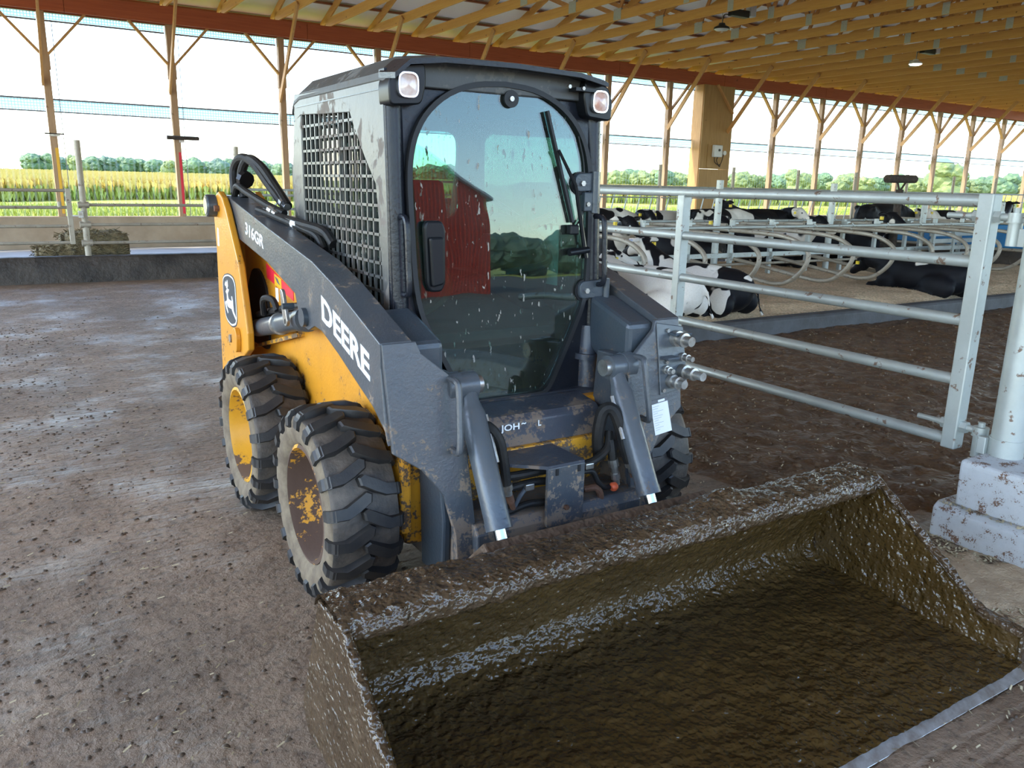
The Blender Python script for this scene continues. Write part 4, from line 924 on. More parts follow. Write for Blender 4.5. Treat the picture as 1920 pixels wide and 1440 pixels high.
# --- hoses bundled over the left tower top
for dx, pts in ((0, [(-.63, 4.62, 1.52), (-.62, 4.66, 1.64), (-.60, 4.58, 1.705), (-.57, 4.44, 1.68), (-.54, 4.26, 1.57), (-.52, 4.10, 1.48)]), (1, [(-.60, 4.55, 1.50), (-.60, 4.58, 1.62), (-.58, 4.50, 1.70), (-.55, 4.36, 1.66), (-.52, 4.2, 1.55), (-.51, 4.06, 1.47)]), (2, [(-.64, 4.60, 1.50), (-.64, 4.52, 1.56), (-.63, 4.36, 1.53), (-.60, 4.10, 1.475), (-.56, 3.95, 1.44)])):
    hose('hydraulic_hose', [(X(a), b, c) for a, b, c in pts], .024 if dx < 2 else .018)
hose('hydraulic_hose', [(X(-.60), 4.12, 1.45), (X(-.58), 3.95, 1.42), (X(-.55), 3.7, 1.40), (X(-.52), 3.5, 1.38), (X(-.505), 3.42, 1.33)], .022)
hose('hydraulic_hose', [(X(-.62), 4.2, 1.45), (X(-.60), 4.02, 1.43), (X(-.57), 3.8, 1.40), (X(-.53), 3.58, 1.36), (X(-.52), 3.5, 1.30)], .018)
fitting((X(-.52), 4.12, 1.49), (X(-.515), 4.05, 1.465), .026); fitting((X(-.60), 4.05, 1.455), (X(-.59), 3.97, 1.435), .022)
obj('hose_tag', MB().tube([(X(-.566), 3.79, 1.401), (X(-.556), 3.74, 1.398)], .0225, 10), 'label_white', LD)
obj('hose_clamp', MB().tube([(X(-.61), 4.50, 1.60), (X(-.60), 4.47, 1.59)], .045, 10), 'plastic_black', LD)

# --- bucket
BH = 1.085
side = [(1.15, .0), (1.155, .147), (1.30, .16), (1.77, .505), (1.93, .505), (2.12, .07), (2.07, .0)]
back = [(1.765, .462), (1.765, .50), (1.80, .515), (1.92, .51), (1.95, .48), (2.06, .22), (2.085, .13), (2.06, .06), (1.99, .022), (1.15, .002)]   # outer shell line
shell_in = [(1.78, .462), (1.78, .49), (1.91, .49), (2.03, .22), (2.055, .14), (2.035, .085), (1.97, .045), (1.15, .018)]
bk = MB(); nx = 44; sect = back+shell_in[::-1]
bk.loft([[(X(-BH+2*BH*i/nx), y, z) for y, z in sect] for i in range(nx+1)])
bucket = obj('bucket', bk, 'bucket_outer', LD, 40, .003)
bucket['label'] = 'wide bucket caked with wet brown manure'
for s in (-1, 1):
    obj('side_plate', MB().prism(side, 'x', X(s*BH), X(s*(BH+.022))), 'bucket_rim', bucket, 0, .006)
    obj('side_edge', MB().bar((X(s*(BH+.005)), 1.155, .15), (X(s*(BH+.005)), 1.31, .165), .045, .025), 'bucket_rim', bucket, 0, .006)
obj('cutting_edge', MB().prism([(1.12, .0), (1.28, .0), (1.28, .028), (1.16, .026)], 'x', X(-BH-.015), X(BH+.015)), 'steel', bucket, 0, .003)
# manure layer on the inside of the bucket, following the shell with its own lumps
path = [(1.140, .036), (1.30, .043), (1.60, .055), (1.88, .064), (1.955, .075), (2.0, .105), (2.022, .15), (2.0, .22), (1.955, .31), (1.90, .42), (1.888, .47)]
pp = [Vector((p.x, p.y)) for p in spline([(a, b, 0) for a, b in path], 20)]
nu = 420; lin = MB(); rings = []
for i in range(nu+1):
    h = -BH+.004+(2*BH-.008)*i/nu; rg = []
    for j, p in enumerate(pp):
        t = pp[min(j+1, len(pp)-1)]-pp[max(j-1, 0)]; t.normalize(); nr = Vector((-t.y, t.x)); 
        if nr.x > 0 and nr.y < 0: nr = -nr
        d = .008*fbm(h, p.x, p.y, 3.0, 3)+.0055*fbm(h*.6, p.x, p.y+5, 22, 3)+.0035*fbm(h, p.x, p.y+9, 55, 2)
        e = min(1, (BH-abs(h))/.06); q = p+nr*(d+.012*(1-e))
        rg.append((X(h), q.x, q.y))
    rings.append(rg)
lin.loft(rings, False, False)
tag(obj('manure_lining', lin, 'wet_manure', bucket, 80), kind='stuff')
# crusted manure on the top rim and front flange
path = [(1.772, .455), (1.758, .462), (1.754, .485), (1.764, .512), (1.80, .528), (1.88, .526), (1.935, .515), (1.965, .47)]
pp = [Vector((p.x, p.y)) for p in spline([(a, b, 0) for a, b in path], 9)]
rings = []
nu = 420
for i in range(nu+1):
    h = -BH-.02+(2*BH+.04)*i/nu; rg = []
    for j, p in enumerate(pp):
        t = pp[min(j+1, len(pp)-1)]-pp[max(j-1, 0)]; t.normalize(); nr = Vector((-t.y, t.x))
        d = .008*fbm(h, p.x, p.y, 5, 3)+.006*fbm(h, p.x, p.y+3, 26, 3)+.003*fbm(h, p.x, p.y+7, 60, 2)+.002
        heap = .045*math.exp(-((h-.36)/.10)**2)*max(0, 1-abs(p.x-1.88)/.09)
        rg.append((X(h), p.x+nr.x*d, p.y+nr.y*d+heap))
    rings.append(rg)
tag(obj('rim_crust', MB().loft(rings, False, False), 'bucket_rim', bucket, 80), kind='stuff')
for s in (-1, 1):
    # mud-lined inner and crusted edges of the side plates
    inn = [(1.16, .03), (1.16, .14), (1.30, .153), (1.77, .495), (1.90, .46), (2.0, .2), (1.98, .08)]
    m2 = MB(); m2.prism(inn, 'x', X(s*(BH-.010)), X(s*(BH+.001)))
    bm = bmesh.new(); me_ = bpy.data.meshes.new('tmp'); me_.from_pydata(m2.v, [], m2.f); bm.from_mesh(me_)
    bmesh.ops.triangulate(bm, faces=bm.faces); bmesh.ops.subdivide_edges(bm, edges=bm.edges, cuts=11, use_grid_fill=True)
    for v_ in bm.verts:
        if abs(v_.co.x-X(s*(BH-.010))) < 1e-4: v_.co.x += -s*max(-.006, .008*fbm(v_.co.y, v_.co.z, s, 9, 4))
    m3 = MB(); m3.v = [tuple(v_.co) for v_ in bm.verts]; bm.verts.index_update(); m3.f = [tuple(v_.index for v_ in f_.verts) for f_ in bm.faces]; bm.free()
    obj('side_lining', m3, 'wet_manure', bucket, 60)
    ep = [(1.155, .150), (1.30, .165), (1.45, .275), (1.60, .385), (1.77, .510)]
    pe = spline([(X(s*(BH+.011)), y, z) for y, z in ep], 14)
    pe = [p+Vector((.004*fbm(p.y, p.z, 1, 30, 2), 0, .006*fbm(p.y, p.z, 4, 26, 3))) for p in pe]
    obj('edge_crust', MB().tube(pe, [.015+.006*fbm(p.y, p.z, 8, 30, 2) for p in pe], 8), 'bucket_rim', bucket, 60)
obj('mount_plate', MB().prism([(2.34, .10), (2.14, .10), (2.03, .42), (2.10, .46), (2.34, .24)], 'x', X(-.50), X(.50)), 'bucket_outer', LD, 0, .01)

# ------------------------------------------------------------------ gate on the right, its post and footing wall
GX = 3.97
gt = thing('livestock_gate', (GX, 3.5, .34), 'galvanized five-rail pipe gate hung on the stout round post', 'gate')
GZ = [1.571, 1.283, .996, .698, .388]
for z in GZ:
    obj('rail', MB().cyl((GX, 2.15, z), (GX, 5.9, z), .029, n=16), 'galvanized', gt)
obj('hinge_stile', MB().mm((GX-.04, 2.09, .35), (GX+.04, 2.165, 1.607)), 'galvanized', gt, 0, .008)
obj('middle_stile', MB().mm((GX-.035, 4.15, .35), (GX+.035, 4.215, 1.555)), 'galvanized', gt, 0, .006)
obj('end_stile', MB().mm((GX-.04, 5.88, .35), (GX+.04, 5.955, 1.607)), 'galvanized', gt, 0, .008)
for z in (1.50, .47):
    obj('hinge_bolt', MB().tube([(GX, 2.32, z), (GX, 2.22, z), (GX, 2.21, z), (GX, 2.0, z)], [.014, .014, .018, .018], 12), 'galvanized', gt)
    obj('hinge_nut', MB().cyl((GX, 2.165, z), (GX, 2.19, z), .030, n=6), 'galvanized', gt)
    obj('hinge_nut', MB().cyl((GX, 2.09, z), (GX, 2.06, z), .030, n=6), 'galvanized', gt)
    obj('hinge_eye', MB().cyl((GX, 1.995, z-.02), (GX, 1.995, z+.022), .036, n=16), 'galvanized', gt)
PXg, PYg = 3.955, 1.86
gp = thing('gate_post', (PXg, PYg, .38), 'stout round galvanized gate post standing on the concrete footing', 'post')
obj('pipe', MB().cyl((PXg, PYg, .38), (PXg, PYg, 2.05), .070, n=28), 'galvanized', gp)
obj('collar', MB().cyl((PXg, PYg, .382), (PXg, PYg, .475), .076, n=28), 'galvanized', gp)
obj('collar_ear', MB().mm((PXg-.075, PYg+.06, .385), (PXg-.045, PYg+.10, .47)), 'galvanized', gp, 0, .004)
for z in (1.50, .47):
    obj('hinge_pin', MB().cyl((GX, 1.995, z-.13), (GX, 1.995, z-.02), .030, n=16), 'galvanized', gp)
    obj('hinge_washer', MB().cyl((GX, 1.995, z-.024), (GX, 1.995, z-.018), .040, n=16), 'galvanized', gp)
    obj('pin_top', MB().cyl((GX, 1.995, z+.02), (GX, 1.995, z+.045), .016, n=10), 'galvanized', gp)
    obj('hinge_plate', MB().mm((GX-.012, 1.90, z-.13), (GX+.012, 1.98, z-.05)), 'galvanized', gp, 0)
obj('side_rail', MB().cyl((PXg+.05, PYg-.02, 1.0), (PXg+.05, PYg-2.6, 1.0), .03, n=14), 'galvanized', gp)
obj('side_rail_socket', MB().cyl((PXg+.05, PYg-.04, 1.0), (PXg+.05, PYg-.16, 1.0), .042, n=14), 'galvanized', gp)
painted('splashed_concrete', (.50, .51, .51), (.17, .10, .065), .66, 16, .75)
MATS['splashed_concrete'].node_tree.nodes['Principled BSDF'].inputs['Specular IOR Level'].default_value = .3
ft = thing('concrete_footing', (3.9, -.8, 0), 'mud-splashed grey concrete footing wall under the gate post', 'footing')
obj('upper_block', MB().prism(rounded([(3.715, .12), (3.70, .39), (4.16, .39), (4.16, .12)], [0, .03, .03, 0]), 'y', -3.6, 1.93), 'splashed_concrete', ft, 0, .012)
obj('base_block', MB().prism(rounded([(3.655, -.02), (3.655, .14), (3.69, .165), (4.20, .165), (4.20, -.02)], .01), 'y', -3.6, 2.00), 'splashed_concrete', ft, 0, .02)
# ------------------------------------------------------------------ stalls
SX0, SDX = 6.15, .937
def arc_pts(pts): return spline(pts, 6)
LOOP = [(9.25, 1.035), (8.6, 1.025), (7.75, 1.01), (7.35, .97), (7.10, .86), (7.04, .73), (7.12, .56), (7.32, .40), (7.55, .345), (7.9, .37), (8.6, .45), (9.25, .52)]
def make_divider(x):
    t = thing('stall_divider', (x, 8.2, .25), 'bent grey pipe loop dividing two straw-bedded cow stalls', 'stall divider', 'stall divider loops facing the alley')
    obj('loop', MB().tube(arc_pts([(x, y, z) for y, z in LOOP]), .030, 12), 'galvanized_aged', t)
    obj('rail_clamp', MB().tube([(x-.02, 8.45, 1.0), (x-.03, 8.47, 1.06), (x-.02, 8.44, 1.10), (x, 8.41, 1.06), (x, 8.43, 1.0)], .010, 6), 'galvanized', t)
    obj('bracket', MB().mm((x-.04, 9.2, .48), (x+.04, 9.27, .60)), 'galvanized', t, 0)
    obj('bracket', MB().mm((x-.04, 9.2, .98), (x+.04, 9.27, 1.09)), 'galvanized', t, 0)
    return t
d0 = make_divider(SX0-SDX)
for k in range(1, 11): copy_tree(d0, None, (SDX*k, 0, 0))
def make_back(x):
    t = thing('stall_divider', (x, 10.3, .25), 'bent grey pipe loop in the stalls of the row behind', 'stall divider', 'stall divider loops of the row behind')
    obj('loop', MB().tube(arc_pts([(x, 18.66-y, z) for y, z in LOOP]), .030, 10), 'galvanized_aged', t)
    obj('rail_clamp', MB().tube([(x-.02, 10.2, 1.0), (x-.03, 10.22, 1.06), (x-.02, 10.19, 1.10), (x, 10.16, 1.06), (x, 10.18, 1.0)], .010, 6), 'galvanized', t)
    return t
b0 = make_back(SX0-SDX)
for k in range(1, 13): copy_tree(b0, None, (SDX*k, 0, 0))
def stall_post(x, zt, r, lab, grp, big):
    t = thing('stall_post', (x, 9.33, .1), lab, 'post', grp)
    if big: obj('pipe', MB().cyl((x, 9.36, -.01), (x, 9.36, zt), r, n=16), 'galvanized', t)
    else: obj('tube', MB().mm((x-r, 9.33-r, -.01), (x+r, 9.33+r, zt)), 'galvanized', t, 0, .006)
    obj('cap', MB().mm((x-r*.9, 9.33-r*.9, zt-.004), (x+r*.9, 9.33+r*.9, zt+.004)) if not big else MB().cyl((x, 9.36, zt-.003), (x, 9.36, zt+.006), r*.97, n=16), 'galvanized_aged', t, 0)
    return t
for k in range(-1, 13):
    stall_post(SX0+.94+SDX*k+.03, 1.125, .032, 'short square galvanized post between the stall rows', 'short stall posts', False)
for k in range(0, 5):
    stall_post(9.62+2.78*(k-1), 1.73 if k < 3 else 1.45, .055, 'tall round galvanized post between the stall rows' if k < 3 else 'round galvanized post at the far end of the stall rows', 'tall stall posts' if k < 3 else 'far stall posts', True)
tag(obj('neck_rail', MB().cyl((4.9, 8.45, 1.05), (16.2, 8.45, 1.075), .024, n=12), 'galvanized'), 'bright galvanized rail clamped over the front stall loops', 'rail')
tag(obj('neck_rail', MB().cyl((5.2, 10.2, 1.06), (16.8, 10.2, 1.06), .024, n=12), 'galvanized'), 'bright galvanized rail over the stalls of the row behind', 'rail')
tag(obj('brisket_board', MB().mm((4.9, 9.26, .53), (17.2, 9.29, .60)), 'galvanized', smooth=0), 'flat galvanized strip joining the short stall posts', 'rail')
tag(obj('stall_rail', MB().cyl((4.9, 9.24, .42), (17.2, 9.24, .42), .022, n=10), 'galvanized_aged'), 'dull low pipe joining the stall loops', 'rail')
tag(obj('stall_rail', MB().cyl((4.9, 9.42, .98), (17.2, 9.42, .98), .022, n=10), 'galvanized_aged'), 'dull upper pipe along the middle of the stalls', 'rail')
# larger end fence of the stalls with blue panel
ef = thing('end_fence', (16.9, 9.3, 0), 'blue plastic panel fence closing the far end of the stalls', 'fence')
obj('blue_panel', MB().mm((17.2, 8.0, .56), (17.25, 11.2, 1.02)), 'blue_plastic', ef, 0, .02)
obj('kick_wall', MB().mm((17.16, 7.6, .05), (17.28, 11.6, .5)), 'curb_dark', ef, 0, .02)
for z in (.53, 1.05): obj('rail', MB().cyl((17.15, 7.6, z), (17.15, 11.6, z), .03, n=10), 'galvanized_aged', ef)
tr = thing('water_trough', (14.0, 10.4, .2), 'pale metal fence section standing beside the stall end', 'fence')
for k in range(5): obj('rail', MB().mm((14.9, 8.95+.01*k, .42+.13*k), (16.4, 8.99+.01*k, .50+.13*k)), 'galvanized', tr, 0, .006)
for x in (14.92, 15.6, 16.36): obj('upright', MB().mm((x, 8.93, .15), (x+.06, 8.98, 1.06)), 'galvanized', tr, 0, .004)
tr.name = 'fence_section'
# rotating cow brush on a post
br = thing('cow_brush', (14.5, 9.5, .1), 'brown bristled cow brush mounted on a short post', 'brush')
obj('bristles', MB().cyl((14.08, 9.5, 1.85), (14.95, 9.5, 1.86), .075, n=14), 'brush_brown', br)
obj('post', MB().cyl((14.55, 9.52, .1), (14.55, 9.52, 1.66), .07, n=14), 'brush_brown', br)
for s in (-1, 1): obj('arm', MB().cyl((14.55, 9.52, 1.62), (14.55+s*.13, 9.5, 1.80), .018, n=8), 'brush_brown', br)
# ------------------------------------------------------------------ feed fence on the kerb
YF = 14.24
def feed_post(x, lab='tall grey pole standing on the dark feed kerb', zt=2.11):
    return tag(obj('feed_pole', MB().cyl((x, YF, .33), (x, YF, zt), .04, n=12), 'galvanized_aged'), lab, 'pole', 'feed fence poles')
FX = [1.045+2.335*k for k in range(0, 13)]
for x in FX[1:]: feed_post(x)
t = thing('fence_post', (1.045, YF, .33), 'grey steel post with pipe clamps on the dark feed kerb beside the hay', 'post')
obj('pole', MB().cyl((1.045, YF, .33), (1.045, YF, 2.11), .045, n=14), 'galvanized_aged', t)
for z in (1.155, .855, .575):
    obj('clamp', MB().cyl((.97, YF-.02, z), (1.12, YF-.02, z), .05, n=12), 'galvanized_aged', t)
    obj('clamp_band', MB().cyl((1.045, YF, z-.04), (1.045, YF, z+.04), .058, n=14), 'galvanized_aged', t)
obj('latch', MB().mm((.87, YF-.04, .985), (1.01, YF-.02, 1.0)), 'steel', t, 0)
obj('latch_box', MB().mm((.96, YF-.08, .96), (1.03, YF-.02, 1.06)), 'steel', t, 0, .005)
t = thing('pipe_fence', (2.3, YF, .5), 'three dull steel pipe rails in front of the concrete wall', 'fence')
for z in (1.155, .855, .575): obj('rail', MB().cyl((1.1, YF-.02, z), (3.40, YF-.02, z), .024, n=10), 'galvanized_aged', t)
t = thing('lane_gate', (-.9, YF, .5), 'dull steel pipe gate beside the hay at the feed table', 'gate')
for z in (1.365, 1.115, .835, .585): obj('rail', MB().cyl((-2.6, YF, z), (.83, YF, z), .024, n=10), 'galvanized_aged', t)
obj('stile', MB().mm((.815, YF-.035, .56), (.885, YF+.035, 1.395)), 'galvanized_aged', t, 0, .006)
obj('stile', MB().mm((-2.62, YF-.035, .56), (-2.55, YF+.035, 1.395)), 'galvanized_aged', t, 0, .006)
obj('latch_eye', MB().cyl((.72, YF-.05, 1.12), (.72, YF-.05, 1.2), .03, n=10), 'galvanized_aged', t)
t = thing('feed_gate', (4.6, YF, .5), 'pale galvanized gate with diagonal brace seen behind the loader', 'gate')
for z in (1.42, 1.33, 1.10, .85, .6): obj('rail', MB().cyl((3.48, YF, z), (5.68, YF, z), .022, n=10), 'galvanized', t)
for x in (3.5, 4.2, 4.95, 5.66): obj('stile', MB().cyl((x, YF, .58), (x, YF, 1.42), .022, n=8), 'galvanized', t)
obj('diagonal', MB().cyl((3.9, YF, 1.05), (4.2, YF, 1.40), .016, n=8), 'galvanized', t)
def headlock(k):
    a, b = FX[k]+.05, FX[k+1]-.05
    t = thing('headlock_panel', ((a+b)/2, YF, .4), 'galvanized feed barrier panel with slanted bars', 'feed barrier', 'feed barrier panels')
    for z in (1.62, .62): obj('rail', MB().cyl((a, YF, z), (b, YF, z), .022, n=8), 'galvanized', t)
    obj('lock_rail', MB().cyl((a, YF-.03, 1.38), (b, YF-.03, 1.38), .014, n=8), 'galvanized', t)
    for i in range(6):
        x = a+.06+(b-a-.4)*i/5
        obj('slanted_bar', MB().cyl((x, YF, .62), (x+.26, YF, 1.62), .014, n=6), 'galvanized', t)
    return t
h0 = headlock(2)
for k in range(3, 12): copy_tree(h0, None, (FX[k]-FX[2], 0, 0))
# hay on the feed table
def hay_mesh(seed, x0, x1, y0, y1, z0, z1, spread):
    mb = MB(); rr = random.Random(seed); n = 60; rings = []
    m_ = 20
    for i in range(m_+1):
        u = i/m_; ring_ = []
        for k in range(28):
            a = 2*math.pi*k/28; ca, sa = math.cos(a), math.sin(a)
            q = (abs(ca)**4+abs(sa)**4)**-.25
            yy = ca*q; zz = sa*q
            f = (1-abs(2*u-1)**10)**.5 if 0 < i < m_ else .85
            y = (y0+y1)/2+(y1-y0)/2*yy*f; z = (z0+z1)/2+(z1-z0)/2*zz*f
            if z < z0+.1: y += (y-(y0+y1)/2)*spread
            x = x0+(x1-x0)*u
            d = .035*fbm(x, y+seed, z, 4, 3)+.025*fbm(x, y, z+seed, 15, 2)
            ring_.append((x+.5*d, y+d, max(z0, z+d)))
        rings.append(ring_)
    mb.loft(rings)
    for k in range(1400):
        i = rr.randrange(m_); p = Vector(rings[i][rr.randrange(28)]); q = p+Vector((rr.uniform(-.09, .09), rr.uniform(-.09, .03), rr.uniform(-.04, .05)))
        s_ = Vector((0, 0, .006)); mb.add([p-s_, q-s_, q+s_, p+s_], [(0,1,2,3)])
    return mb
tag(obj('hay_bale', hay_mesh(3, .72, 1.70, 14.75, 15.6, .03, .70, .1), 'hay', smooth=60), 'greyish square hay bale lying on the feed table behind the kerb', 'hay bale')
tag(obj('hay_pile', hay_mesh(8, .35, 1.0, 14.65, 15.4, .03, .46, .5), 'hay', smooth=60), 'loose heap of hay spilled beside the bale', 'hay', kind='stuff')
# ------------------------------------------------------------------ cows
def remeshed(mb, vox=.026, it=4):
    me = bpy.data.meshes.new('tmp'); me.from_pydata([tuple(p) for p in mb.v], [], mb.f); me.update()
    bm = bmesh.new(); bm.from_mesh(me); bmesh.ops.recalc_face_normals(bm, faces=bm.faces); bm.to_mesh(me); bm.free()
    o = bpy.data.objects.new('tmp', me); col.objects.link(o)
    r_ = o.modifiers.new('r', 'REMESH'); r_.mode = 'VOXEL'; r_.voxel_size = vox; r_.use_smooth_shade = True
    s_ = o.modifiers.new('s', 'SMOOTH'); s_.factor = .5; s_.iterations = it
    dg = bpy.context.evaluated_depsgraph_get(); out = bpy.data.meshes.new_from_object(o.evaluated_get(dg)); bpy.data.objects.remove(o)
    return out
def head(mb, p, d, up=(0, 0, 1), k=1.0):
    """p poll, d muzzle direction"""
    d = Vector(d).normalized(); u = Vector(up); sd_ = d.cross(u).normalized(); u = sd_.cross(d).normalized(); p = Vector(p)
    mb.tube([p-d*.04*k, p+d*.05*k, p+d*.18*k, p+d*.32*k, p+d*.40*k], [.085*k, .115*k, .10*k, .072*k, .068*k], 12)
    mb.ell(p+d*.40*k, (.068*k, .068*k, .06*k)); mb.ell(p+d*.16*k-u*.05*k, (.075*k, .1*k, .075*k))
    ears = []
    for s in (-1, 1):
        e = p+sd_*s*.10*k+u*.035*k
        mb.tube([e, e+sd_*s*.07*k-d*.02*k, e+sd_*s*.15*k-d*.03*k-u*.02*k, e+sd_*s*.19*k-d*.02*k-u*.03*k], [.03*k, .042*k, .036*k, .016*k], 8)
        ears.append((e+sd_*s*.13*k-u*.03*k+d*.02*k, p+d*.13*k+sd_*s*.097*k+u*.045*k))
    return ears
def cow_mesh(pose):
    mb = MB(); info = {}
    if pose.startswith('lie'):
        mb.ell((0, 0, .33), (.34, .74, .33), 20, 12); mb.ell((0, -.52, .36), (.29, .36, .30)); mb.ell((0, .5, .36), (.26, .36, .33)); mb.ell((0, -.1, .56), (.14, .75, .12))
        mb.ell((0, -.76, .44), (.16, .12, .14))
        for s in (-1, 1):
            mb.ell((s*.27, -.48, .21), (.15, .33, .21)); mb.ell((s*.22, .48, .20), (.14, .2, .2))
            mb.tube([(s*.34, -.32, .14), (s*.42, -.05, .08), (s*.44, -.28, .06), (s*.43, -.50, .05)], [.10, .065, .05, .045], 8)
            mb.tube([(s*.22, .55, .14), (s*.26, .82, .10), (s*.22, .92, .07), (s*.18, .70, .05)], [.085, .06, .045, .04], 8)
        mb.tube([(0, -.84, .52), (.05, -.93, .40), (.12, -.93, .18), (.22, -.93, .06)], [.035, .025, .02, .03], 6)
        if pose == 'lie_front':
            mb.tube([(0, .55, .48), (0, .8, .66), (0, .98, .82)], [.24, .17, .12], 12); info['e'] = head(mb, (0, 1.0, .90), (0, .85, -.45))
        elif pose == 'lie_turn':
            mb.tube([(0, .5, .46), (.10, .8, .60), (.30, .92, .68)], [.24, .17, .12], 12); info['e'] = head(mb, (.36, .92, .72), (.75, -.55, -.35))
        else:
            mb.tube([(0, .55, .46), (0, .85, .52), (.0, 1.05, .50)], [.24, .17, .12], 12); info['e'] = head(mb, (0, 1.08, .50), (.1, .8, -.55))
    else:
        mb.ell((0, 0, .84), (.29, .76, .33), 20, 12); mb.ell((0, -.58, .92), (.25, .32, .25)); mb.ell((0, .52, .88), (.23, .32, .31)); mb.ell((0, -.05, 1.10), (.11, .85, .08))
        for s in (-1, 1):
            mb.tube([(s*.15, .52, .75), (s*.16, .52, .42), (s*.155, .54, .30), (s*.155, .53, .02)], [.12, .065, .045, .052], 8)
            mb.tube([(s*.17, -.58, .85), (s*.19, -.52, .60), (s*.18, -.74, .42), (s*.17, -.70, .02)], [.18, .115, .055, .055], 8)
            mb.ell((s*.19, -.68, 1.08), (.06, .08, .06))
        mb.ell((0, -.38, .52), (.15, .2, .12))
        mb.tube([(0, -.86, 1.08), (0, -.95, .95), (0, -.95, .5), (0, -.95, .38)], [.035, .022, .02, .04], 6)
        if pose == 'stand_up':
            mb.tube([(0, .62, .98), (0, .88, 1.12), (0, 1.05, 1.24)], [.22, .16, .12], 12); info['e'] = head(mb, (0, 1.07, 1.28), (0, .8, -.6))
        elif pose == 'stand_turn':
            mb.tube([(0, .62, .98), (-.10, .90, 1.06), (-.30, 1.02, 1.12)], [.22, .16, .12], 12); info['e'] = head(mb, (-.33, 1.03, 1.15), (-.75, .1, -.6))
        else:
            mb.tube([(0, .62, .95), (0, .95, .92), (0, 1.18, .86)], [.22, .16, .12], 12); info['e'] = head(mb, (0, 1.2, .86), (0, .55, -.8))
    me = remeshed(mb)
    for p in me.polygons: p.use_smooth = True
    return me, info['e']
COWM = {p: cow_mesh(p) for p in ('lie_front', 'lie_turn', 'lie_low', 'stand_up', 'stand_turn', 'stand_low')}
def hide(name, seed, thr, scale=1.5, whiteleg=True):
    m, nt, p = newmat(name)
    tc = nt.nodes.new('ShaderNodeTexCoord'); mp = nt.nodes.new('ShaderNodeMapping'); mp.inputs['Location'].default_value = (seed*3.1, seed*1.7, seed*.9)
    nt.links.new(tc.outputs['Object'], mp.inputs[0]); n = nz(nt, scale, 2, .45, mp.outputs[0]); n.inputs['Distortion'].default_value = .4
    f = ramp(nt, n.outputs[0], [(thr-.006, 0), (thr+.006, 1)]); h = nz(nt, 60, 3)
    wh = mix(nt, h.outputs[0], (.62, .56, .48), (.80, .76, .69))
    nt.links.new(mix(nt, f.outputs[0], (.006, .006, .008), wh), p.inputs['Base Color']); p.inputs['Roughness'].default_value = .6; p.inputs['Specular IOR Level'].default_value = .2
    bump(nt, p, h.outputs[0], .2, .004); return name
def cow(pose, x, y, rz, seed, thr, label, z=0.0, scale=1.5, group=None, size=1.0):
    me0, ears = COWM[pose]; me = me0.copy(); me.materials.append(MATS[hide('hide_%d' % seed, seed, thr, scale)])
    t = thing('cow', (x, y, z), label, 'cow', group); t.rotation_euler = (0, 0, R(rz)); t.scale = (size,)*3
    b = bpy.data.objects.new('body', me); col.objects.link(b); b.parent = t
    for i, (e, eye) in enumerate(ears):
        o = local_obj('eye', MB().ell(eye, (.016, .016, .016), 8, 6), 'eye', 60); o.parent = t
        o = local_obj('ear_tag', MB().mm((e.x-.02, e.y-.025, e.z-.06), (e.x+.02, e.y+.025, e.z-.005)), 'tag_yellow', 0); o.parent = t
    return t
ZB = .20
cow('lie_front', 5.35, 7.55, 4, 1, .52, 'black and white cow lying between the loader and the gate stile', ZB)
cow('lie_turn', 6.16, 7.02, 12, 23, .45, 'white and black cow lying in the straw beside the gate middle stile', .16, 2.2, size=.86)
cow('lie_front', 6.93, 6.98, 8, 5, .56, 'mostly black cow with a white patch lying at the end of its stall', .16, 2.0, size=.86)
cow('lie_low', 11.42, 6.95, -3, 12, .70, 'large all-black cow lying alone in the straw', .13, size=.86)
cow('lie_front', 8.05, 10.6, 176, 13, .64, 'black cow with yellow ear tags lying head to head with the front row', ZB)
cow('lie_front', 9.95, 10.7, 184, 14, .62, 'dark cow lying behind a tall stall post in the row behind', ZB)
cow('lie_front', 12.4, 10.6, 178, 15, .50, 'pale-faced cow lying in the far stalls of the row behind', ZB)
cow('lie_front', 14.25, 10.55, 180, 16, .66, 'black cow facing out between the far stall loops', ZB, size=1.08)
AL = 0.02
cow('stand_low', 9.75, 12.6, -84, 17, .40, 'mostly white cow standing behind the stalls next to the loader', AL)
cow('stand_turn', 11.7, 13.0, 105, 18, .56, 'black cow with a white muzzle looking towards the gate', AL, size=.95)
cow('stand_low', 12.7, 12.4, -96, 19, .50, 'black and white cow standing behind a tall stall post', AL)
cow('stand_up', 14.1, 12.5, 88, 20, .57, 'black cow with thin white markings at the feed barrier', AL)
cow('stand_turn', 15.6, 12.9, 120, 21, .58, 'black cow with a white blaze facing the stalls', AL)
cow('stand_low', 18.4, 12.4, -88, 22, .68, 'long solid black cow standing side-on in the far alley', AL, size=1.12)
cow('stand_turn', 20.6, 12.2, 80, 24, .44, 'spotted cow with a black and white face in the far alley', AL)
cow('stand_up', 22.6, 12.0, -80, 25, .60, 'black cow standing behind the gate hinge', AL, size=1.05)
cow('stand_up', 17.9, 7.4, -70, 26, .63, 'dark cow standing past the blue panel', AL)
